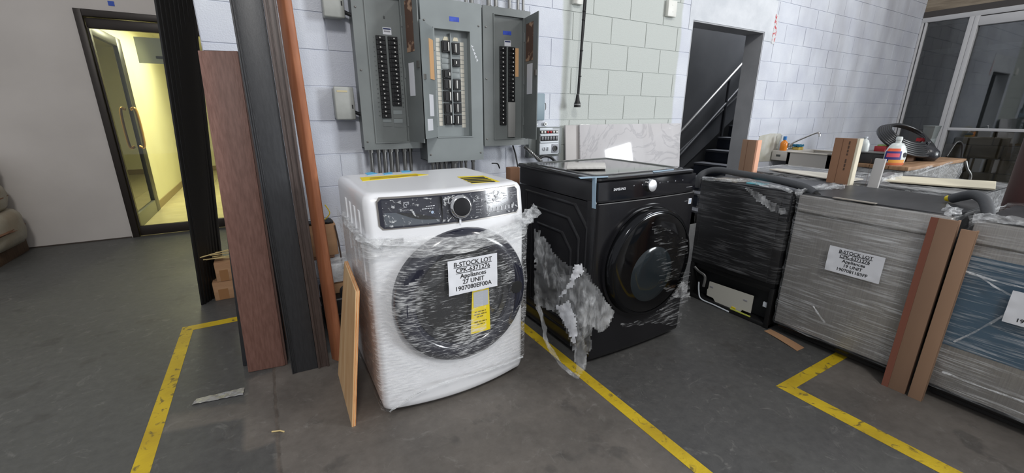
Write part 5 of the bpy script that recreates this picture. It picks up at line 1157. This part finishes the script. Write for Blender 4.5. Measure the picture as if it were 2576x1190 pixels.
solo('plastic_tub', MB().loft([[(tb.x+s_*a_, tb.y+s_*b_, z_) for a_, b_ in ((-.10, -.05), (.10, -.05), (.10, .05), (-.10, .05))] for z_, s_ in ((tb.z, .8), (tb.z+.13, 1.0), (tb.z+.135, 1.06), (tb.z+.142, 1.06), (tb.z+.142, .96), (tb.z+.01, .76))]).box(tb.x-.08, tb.x+.08, tb.y-.04, tb.y+.04, .801, tb.z), mat('tub_clear', S(120, 126, 126), .2), 'grey translucent tub on the bench by the white mullion', 'tub', bevel=.004)
solo('cable', MB().tube(bez([(6.45, 1.60, .83), (6.55, 1.58, .98), (6.68, 1.56, .95), (6.70, 1.54, .81)], 10), .009, 8), BLACKM, 'black cable arching over the far end of the bench', 'cable')
JW = thing('white_jug', 'white plastic jug half hidden behind the wide cardboard post', 'jug', (5.62, 2.05, .80))
part('bottle', MB().lathe([(.042, 0), (.046, .01), (.046, .07), (.03, .11), (.015, .118), (.015, .13)], (5.215, 1.915, .912), (0, 0, 1), 18), JM, JW, smooth=50); part('cap', MB().cyl((5.215, 1.915, 1.042), (5.215, 1.915, 1.055), .02, 12), OW, JW)
# ------------------------------------------------------------------ slabs leaning on the wall
def lean(x0, x1, zt, yt, ybm, th): return MB().hexa([(x0, ybm, 0), (x1, ybm, 0), (x1, ybm+th, 0), (x0, ybm+th, 0)], [(x0, yt, zt), (x1, yt, zt), (x1, yt+th, zt), (x0, yt+th, zt)])
solo('stone_slab', lean(2.17, 3.42, 1.176, 2.85, 2.74, .018), mat('matte_slab', S(196, 192, 190), .5, c2=S(186, 182, 181), scale=3), 'matte off-white stone slab leaning on the wall, rear of two', 'slab', bevel=.002)
MARB = mat('polished_marble', S(196, 194, 196), .06, c2=S(206, 204, 206), scale=2.5, coat=.6)
def veins(M):
    nt = M.node_tree; N = nt.nodes; L = nt.links; P = N['Principled BSDF']; src = P.inputs['Base Color'].links[0].from_socket
    g = N.new('ShaderNodeTexCoord'); n = N.new('ShaderNodeTexNoise'); n.inputs['Scale'].default_value = 2.4; n.inputs['Detail'].default_value = 5; n.inputs['Distortion'].default_value = 1.5; L.new(g.outputs['Object'], n.inputs['Vector'])
    a = N.new('ShaderNodeMath'); a.operation = 'SUBTRACT'; a.inputs[1].default_value = .5; L.new(n.outputs['Fac'], a.inputs[0]); b = N.new('ShaderNodeMath'); b.operation = 'ABSOLUTE'; L.new(a.outputs[0], b.inputs[0])
    r = N.new('ShaderNodeMapRange'); r.inputs[1].default_value = .004; r.inputs[2].default_value = .02; r.inputs[3].default_value = .22; r.inputs[4].default_value = 0; L.new(b.outputs[0], r.inputs[0])
    m = N.new('ShaderNodeMix'); m.data_type = 'RGBA'; L.new(src, m.inputs[6]); m.inputs[7].default_value = S(110, 110, 120); L.new(r.outputs[0], m.inputs[0]); L.new(m.outputs[2], P.inputs['Base Color'])
veins(MARB)
solo('stone_slab', lean(2.30, 3.56, 1.18, 2.825, 2.70, .018), MARB, 'polished veined marble slab leaning on the wall, front of two', 'slab', bevel=.002)

# ------------------------------------------------------------------ leaning boards
def board(name, lab, b0, b1, t0, t1, th, mt, cat='board', grooves=(), edge=None, gm=None):
    """b0,b1 bottom front corners, t0,t1 top front corners, th thickness"""
    b0, b1, t0, t1 = map(Vector, (b0, b1, t0, t1)); N_ = (b1-b0).cross(t0-b0).normalized()
    if N_.y < 0: N_ = -N_
    lift = Vector((0, 0, 0))
    t = thing(name, lab, cat, (b0+b1)/2)
    part('plank', MB().hexa([b0, b1, b1+N_*th, b0+N_*th], [t0, t1, t1+N_*th, t0+N_*th]), mt, t, bevel=.0015)
    for (u0, u1, o) in grooves:
        a, b, c, d = b0.lerp(b1, u0), b0.lerp(b1, u1), t0.lerp(t1, u0), t0.lerp(t1, u1)
        part('ridge' if o > 0 else 'groove', MB().hexa([a-N_*abs(o), b-N_*abs(o), b+N_*.001, a+N_*.001], [c-N_*abs(o), d-N_*abs(o), d+N_*.001, c+N_*.001]), gm or mt, t, bevel=min(.0012, abs(o)*.4))
    if edge:
        part('tongue', MB().hexa([b1+N_*th*.35, b1+(b1-b0).normalized()*.010+N_*th*.35, b1+(b1-b0).normalized()*.010+N_*th*.8, b1+N_*th*.8], [t1+N_*th*.35, t1+(t1-t0).normalized()*.010+N_*th*.35, t1+(t1-t0).normalized()*.010+N_*th*.8, t1+N_*th*.8]), edge, t)
    return t
BRN = mat('brown_composite', S(126, 92, 82), .55, c2=S(108, 76, 66), scale=5, stretch=(22, 22, .8), bump=.12, bscale=9)
CHAR = mat('charcoal_composite', S(50, 51, 54), .42, c2=S(42, 43, 46), scale=5, stretch=(24, 24, .8), bump=.06)
DBR = mat('dark_brown_profile', S(78, 66, 62), .45, c2=S(66, 55, 51), scale=5, stretch=(24, 24, .8))
ORG_B = mat('orange_brown_tube', S(168, 108, 75), .5, c2=S(150, 93, 64), scale=3, stretch=(16, 16, .7))
# slope: 0.15 m back per metre of height
def up(x, y, z, k=.15): return (x, y+k*z, z)
a = onZ(625, 938); b = onZ(718, 920)
tl = onY(497, 127, 2.475); tr = onY(597, 128, 2.475)
board('composite_board', 'reddish brown wood-grain composite board, shortest of the leaning boards', (a.x, a.y, .002), (b.x, b.y, .002), tl, tr, .022, BRN, edge=mat('edge_brown', S(84, 60, 52), .5))
# thin dark board behind it
a = onZ(612, 930); tl2 = onY(498, 126, 2.51)
board('composite_board', 'dark board standing directly behind the reddish brown board', (a.x-.002, a.y+.035, .002), (b.x+.012, b.y+.04, .002), (tl2.x+.02, 2.515, 1.545), (tr.x+.02, 2.515, 1.55), .02, CHAR)
# charcoal moulded board (runs out of the picture at the top)
def far(px0, px1, k0, k1, ztop=3.0):   # extend to ztop along the line bottom -> image top
    pass
def top_at(b, pxx, slope=.15, zt=3.05):
    # point of the edge seen at the top of the picture, then prolonged to height zt
    q = onY(pxx, 0, b.y+slope*1.82); q = onY(pxx, 0, b.y+slope*q.z); d = (q-b); return b+d*(zt/d.z)
a, b = onZ(736, 941), onZ(800, 926)
CB = board('moulded_board', 'charcoal moulded board leaning beside the reddish brown board', a, b, top_at(a, 577), top_at(b, 660), .02, CHAR, grooves=((0, .05, .006), (.08, .11, .004), (.15, .17, .003)))
a, b = onZ(801, 926), onZ(832, 931); b.y = a.y-.004
board('moulded_board', 'dark brown grooved moulding leaning between charcoal board and orange tube', a, b, top_at(a, 661), top_at(b, 694), .03, DBR, grooves=((0, .22, .008), (.34, .42, .004), (.80, 1.0, .008)), gm=DBR)
# orange-brown round-ended tube
a = onZ(835, 903); b = onZ(869, 905); ta, tb = top_at(a, 695), top_at(b, 729)
t = thing('moulded_tube', 'orange-brown half-round tube leaning beside the white washer', 'tube', (a+b)/2)
ex = (b-a).normalized(); rr_ = (b-a).length
def tprof(A):   # ridged front, rounded back
    return [A, A+ex*rr_*.16+Vector((0, -.012, 0)), A+ex*rr_*.46+Vector((0, -.024, 0)), A+ex*rr_*.54+Vector((0, -.024, 0)), A+ex*rr_*.9+Vector((0, -.012, 0)), A+ex*rr_, A+ex*rr_*.86+Vector((0, .018, 0)), A+ex*rr_*.14+Vector((0, .018, 0))]
part('tube', MB().loft([tprof(a), tprof(ta)]), ORG_B, t, bevel=.002, smooth=30)
# white edge strip showing behind the moulding
a = onZ(820, 920); a.y += .06; solo('edge_strip', MB().hexa([a, a+Vector((.006, 0, 0)), a+Vector((.006, .01, 0)), a+Vector((0, .01, 0))], [top_at(a, 697, .15, 2.6)+Vector(v) for v in ((0, 0, 0), (.006, 0, 0), (.006, .01, 0), (0, .01, 0))]), OW, 'thin white edging strip between the dark moulding and orange tube', 'strip')
# black fluted board by the glass door
b0 = onZ(510, 768); b1 = Vector((-.40, 3.53, 0)); t0 = onY(392, 0, 3.32); d = t0-b0; t0 = b0+d*(2.12/d.z); t1 = t0+Vector((.165, .17, 0))
def nar(p): return p
q1 = onY(489, 0, 3.50); dd = q1-b1; t1 = b1+dd*(2.12/dd.z)
board('fluted_board', 'tall black fluted board leaning against the end of the block wall', b0, b1, t0, t1, .012, mat('black_fluted', S(22, 21, 21), .45), grooves=tuple((.06+.115*k, .115+.115*k, .007) for k in range(8)))
# plywood sheet against the white washer
a = Vector((.150, 1.592, 0)); bk = Vector((.158, 2.02, 0)); at = onY(905, 732, 1.592); bt = onY(884, 655, 2.02); bt.x = min(bt.x, .266)
PLY = mat('plywood_face', S(218, 184, 140), .6, c2=S(198, 156, 110), scale=3, stretch=(5, 5, .6)); PLYE = mat('plywood_edge', S(190, 120, 66), .7, c2=S(216, 160, 108), scale=30, stretch=(12, 1, .5))
t = thing('plywood_sheet', 'small plywood sheet leaning against the white washing machine', 'plywood', (a+bk)/2)
part('face_ply', MB().hexa([a, a+Vector((.004, 0, 0)), bk+Vector((.004, 0, 0)), bk], [at-Vector((.016, 0, 0)), at-Vector((.012, 0, 0)), bt-Vector((.012, 0, 0)), bt-Vector((.016, 0, 0))]), PLY, t)
for k in range(3): part('core_ply', MB().hexa([a+Vector((.0042+.004*k, 0, 0)), a+Vector((.008+.004*k, 0, 0)), bk+Vector((.008+.004*k, 0, 0)), bk+Vector((.0042+.004*k, 0, 0))], [at-Vector((.0118-.004*k, 0, 0)), at-Vector((.008-.004*k, 0, 0)), bt-Vector((.008-.004*k, 0, 0)), bt-Vector((.0118-.004*k, 0, 0))]), PLYE if k % 2 == 0 else PLY, t)

# ------------------------------------------------------------------ clutter behind the boards
def carton(lab, x0, x1, y0, y1, z0, z1, tapes=True, mt=CARD):
    t = thing('carton', lab, 'carton', ((x0+x1)/2, (y0+y1)/2, z0)); part('box', MB().box(x0, x1, y0, y1, z0, z1), mt, t, bevel=.004)
    if tapes: part('packing_tape', MB().box(lerp(x0, x1, .12), lerp(x0, x1, .38), y0-.001, y0, z0+.004, lerp(z0, z1, .6)), mat('brown_tape', S(150, 108, 70), .4), t)
    part('flap_gap', MB().box(x0+.006, x1-.006, (y0+y1)/2-.002, (y0+y1)/2+.002, z1-.001, z1+.0006), mat('crease_brown', None), t)
    return t
z1 = onY(541, 712, 3.35).z; z2 = onY(552, 661, 3.35).z
carton('kraft carton on the floor beside the black fluted board', -.452, -.228, 3.35, 3.45, 0, z1); carton('kraft carton stacked under the bamboo sticks', -.420, -.228, 3.35, 3.46, z1+.001, z2)
sy = 3.35
for i, (p, q, r) in enumerate((((489, 652), (600, 622), .0042), ((499, 655), (600, 645), .0038), ((518, 662), (600, 640), .0035), ((538, 664), (566, 662), .004), ((530, 650), (600, 634), .004), ((545, 648), (600, 652), .004))):
    A_ = onY(p[0], p[1], sy-.01+.02*i); B_ = onY(q[0], q[1], sy+.015*i); A_.z = max(A_.z, z2+.006+.009*i); B_.z = max(B_.z, z2+.006+.009*i)
    solo('bamboo_stick', MB().tube([A_, A_.lerp(B_, .5)+Vector((0, 0, .002)), B_], r, 7), mat('bamboo', S(206, 184, 130), .55), f'thin pale bamboo stick on the upper carton, {ords[i]} from the front', 'stick', 'bamboo sticks on the cartons')
# glimpses between the boards: a stack of cartons against the wall
for i, (za, zb, lab) in enumerate(((0, .22, 'bottom'), (.221, .40, 'middle'), (.401, .56, 'top'))):
    carton(f'brown carton between the boards and the block wall, {lab} of its stack', -.16+.01*i, .14, 2.52, 2.80, za, zb, False, CARDD)
solo('yellow_roll', MB().lathe([(.02, 0), (.045, 0), (.045, .05), (.02, .05), (.02, 0)], (-.02, 2.60, .563), (0, 0, 1), 24, cap=False), YB, 'yellow tape roll on the cartons behind the boards', 'tape roll')
solo('clear_bag', MB().lathe([(.001, 0), (.06, .01), (.07, .10), (.05, .2), (.02, .26), (.001, .27)], (-.10, 2.66, .563), (0, 0, 1), 18, cap=False), film('bag_film', .3, .8, (1, 1, 1), 18, .4, .6), 'clear plastic bag on the cartons behind the boards', 'bag', smooth=70)
TC = thing('tool_case', 'black plastic tool case on the floor behind the plywood sheet', 'case', (.36, 2.5, 0))
zc = onY(850, 752, 2.42).z
part('shell', MB().box(.17, .56, 2.42, 2.72, 0, zc), mat('case_black', S(20, 20, 22), .4), TC, bevel=.012, seg=3); part('ridge', MB().box(.165, .565, 2.415, 2.725, zc*.55, zc*.60), DARKPL, TC, bevel=.003); part('latch', MB().box(.26, .31, 2.405, 2.42, zc*.48, zc*.7), DARKPL, TC, bevel=.004)
part('handle', MB().tube(bez([(.27, 2.45, zc), (.28, 2.45, zc+.05), (.36, 2.45, zc+.05), (.37, 2.45, zc)], 8), .012, 8), DARKPL, TC)
for k in range(5): part('rib', MB().box(.19+.07*k, .21+.07*k, 2.414, 2.42, .02, zc*.45), DARKPL, TC, bevel=.002)
z0 = zc+.06; zA = onY(855, 700, 2.55).z; zB = onY(855, 655, 2.55).z
carton('crushed brown carton on the black tool case', .18, .55, 2.50, 2.71, zc+.001, zA, False)
solo('wrapped_pack', MB().slab(lambda u, v: (lerp(.17, .52, u), lerp(2.48, 2.72, v), zA+.002), (0, 0, max(.03, zB-zA)), 10, 8), film('pack_film', .35, .85, (1, 1, 1), 14, .4, .62), 'clear plastic wrapped pack on the crushed carton', 'pack', bevel=.01)
zb0 = onY(835, 642, 2.60).z; zb1 = onY(835, 563, 2.60).z; xb1 = onY(848, 600, 2.60).x
t = carton('narrow kraft carton standing above the wrapped pack beside the white washer', xb1-.20, xb1, 2.60, 2.72, zb0, zb1, False)
part('strap', MB().tube(bez([(xb1-.005, 2.598, zb1-.01), (xb1+.005, 2.597, lerp(zb0, zb1, .4)), (xb1+.012, 2.597, zb0-.06), (xb1+.03, 2.597, zb0-.12)], 8), .0045, 8), mat('strap_brown', S(74, 60, 52), .6), t)
solo('support_block', MB().box(xb1-.19, xb1-.03, 2.61, 2.71, max(zA, zB)+.004, zb0-.001).box(xb1-.195, xb1-.025, 2.605, 2.715, zb0-.015, zb0-.001), CARDD, 'brown packing block under the narrow kraft carton', 'packing block')
solo('black_scrap', MB().slab(lambda u, v: (lerp(xb1-.15, xb1-.01, u), lerp(2.60, 2.70, v), zb1+.004+.012*abs(nz(u*5, v*4))), (0, 0, .006), 10, 6), BLACKM, 'black plastic scrap on top of the narrow kraft carton', 'scrap')
solo('yellow_wire', MB().tube(bez([(xb1-.05, 2.64, zb1+.02), (xb1-.02, 2.63, zb1+.06), (xb1-.04, 2.64, zb1+.11)], 8), .003, 6), YB, 'thin yellow wire curling up from the narrow kraft carton', 'wire')
t = thing('carton', 'brown carton corner peeking out between the two washers', 'carton', (1.12, 2.4, 0)); part('box', MB().box(onY(1284, 430, 2.30).x, 1.40, 2.30, 2.36, 0, onY(1292, 422, 2.3).z), CARDD, t, bevel=.004); part('strap', MB().tube(bez([(1.26, 2.32, onY(1292, 422, 2.3).z), (1.24, 2.31, onY(1292, 422, 2.3).z+.03), (1.20, 2.31, onY(1292, 422, 2.3).z+.035)], 6), .004, 6), BLACKM, t)
# ------------------------------------------------------------------ pallet load at the far left, floor scraps
PW = mat('pallet_wood', S(96, 74, 54), .8, c2=S(76, 58, 42), scale=5, stretch=(1, 8, 1))
PT = thing('pallet', 'worn timber pallet at the foot of the left wall', 'pallet', (-2.7, 5.2, 0))
for k in range(6): part('deck_board', MB().box(-3.15, -2.09, 4.83+.135*k, 4.93+.135*k, .10, .122), PW, PT, bevel=.002)
for x in (-3.15, -2.67, -2.18): part('stringer', MB().box(x, x+.09, 4.83, 5.60, .0, .10), PW, PT, bevel=.002)
SACK = mat('sack_pale', S(176, 172, 158), .6, c2=S(150, 138, 118), scale=3, bump=.5, bscale=8)
for k, (x1_, z0_, z1_, lab) in enumerate(((-2.0, .125, .42, 'bottom'), (-2.05, .425, .66, 'middle'), (-2.07, .665, .90, 'top'))):
    rings = []
    for j in range(9):
        v = j/8; e = .06*(2*v-1)**4+.012; rings.append([(lerp(-3.2, x1_, .5)+(x1_+3.2)/2*math.copysign(abs(math.cos(a_))**.45, math.cos(a_))*(1-e)+.015*nz(a_*2, v*3, k), 5.27+.36*math.copysign(abs(math.sin(a_))**.45, math.sin(a_))*(1-e)+.015*nz(a_*3, v*2, k+5), lerp(z0_, z1_, v)) for a_ in [2*PI*i/32 for i in range(32)]])
    sk = thing('filled_sack', f'pale filled sack wrapped on the pallet, {lab} of the load', 'sack', (-2.7, 5.17, z0_), 'sacks on the pallet')
    part('sack', MB().loft(rings), SACK, sk, smooth=60); part('seam', crumple([(x1_-.05, 4.80, (z0_+z1_)/2), (x1_-.01, 5.1, (z0_+z1_)/2), (x1_-.03, 5.5, (z0_+z1_)/2)], .012, 70+k), mat('sack_band', S(120, 84, 60), .7), sk)
pts = [onZ(x, y) for x, y in ((483, 1020), (495, 1005), (616, 977), (612, 994))]
solo('metal_strip', MB().slab(lambda u, v: pts[0].lerp(pts[3], u).lerp(pts[1].lerp(pts[2], u), v)+Vector((0, 0, .004+.006*abs(nz(u*6, v*3)))), (0, 0, -.0015), 24, 6), mat('crumpled_foil', S(188, 188, 190), .28, .7, bump=.6, bscale=30), 'crumpled silver metal strip lying on the floor', 'metal strip', smooth=50)
pts2 = [onZ(x, y) for x, y in ((1922, 833), (1938, 829), (2023, 876), (2005, 884))]
solo('cardboard_scrap', MB().slab(lambda u, v: pts2[0].lerp(pts2[3], u).lerp(pts2[1].lerp(pts2[2], u), v)+Vector((0, 0, .003+.004*math.sin(u*3))), (0, 0, -.0025), 10, 3), CARD, 'strip of tan cardboard on the floor before the dishwashers', 'cardboard')
a = onZ(705, 1086); solo('wood_splinter', MB().tube([a+Vector((-.03, .012, .004)), a+Vector((.0, 0, .005)), a+Vector((.014, -.012, .003))], .003, 6), mat('bamboo', None), 'small wood splinter lying by the floor joint', 'splinter')
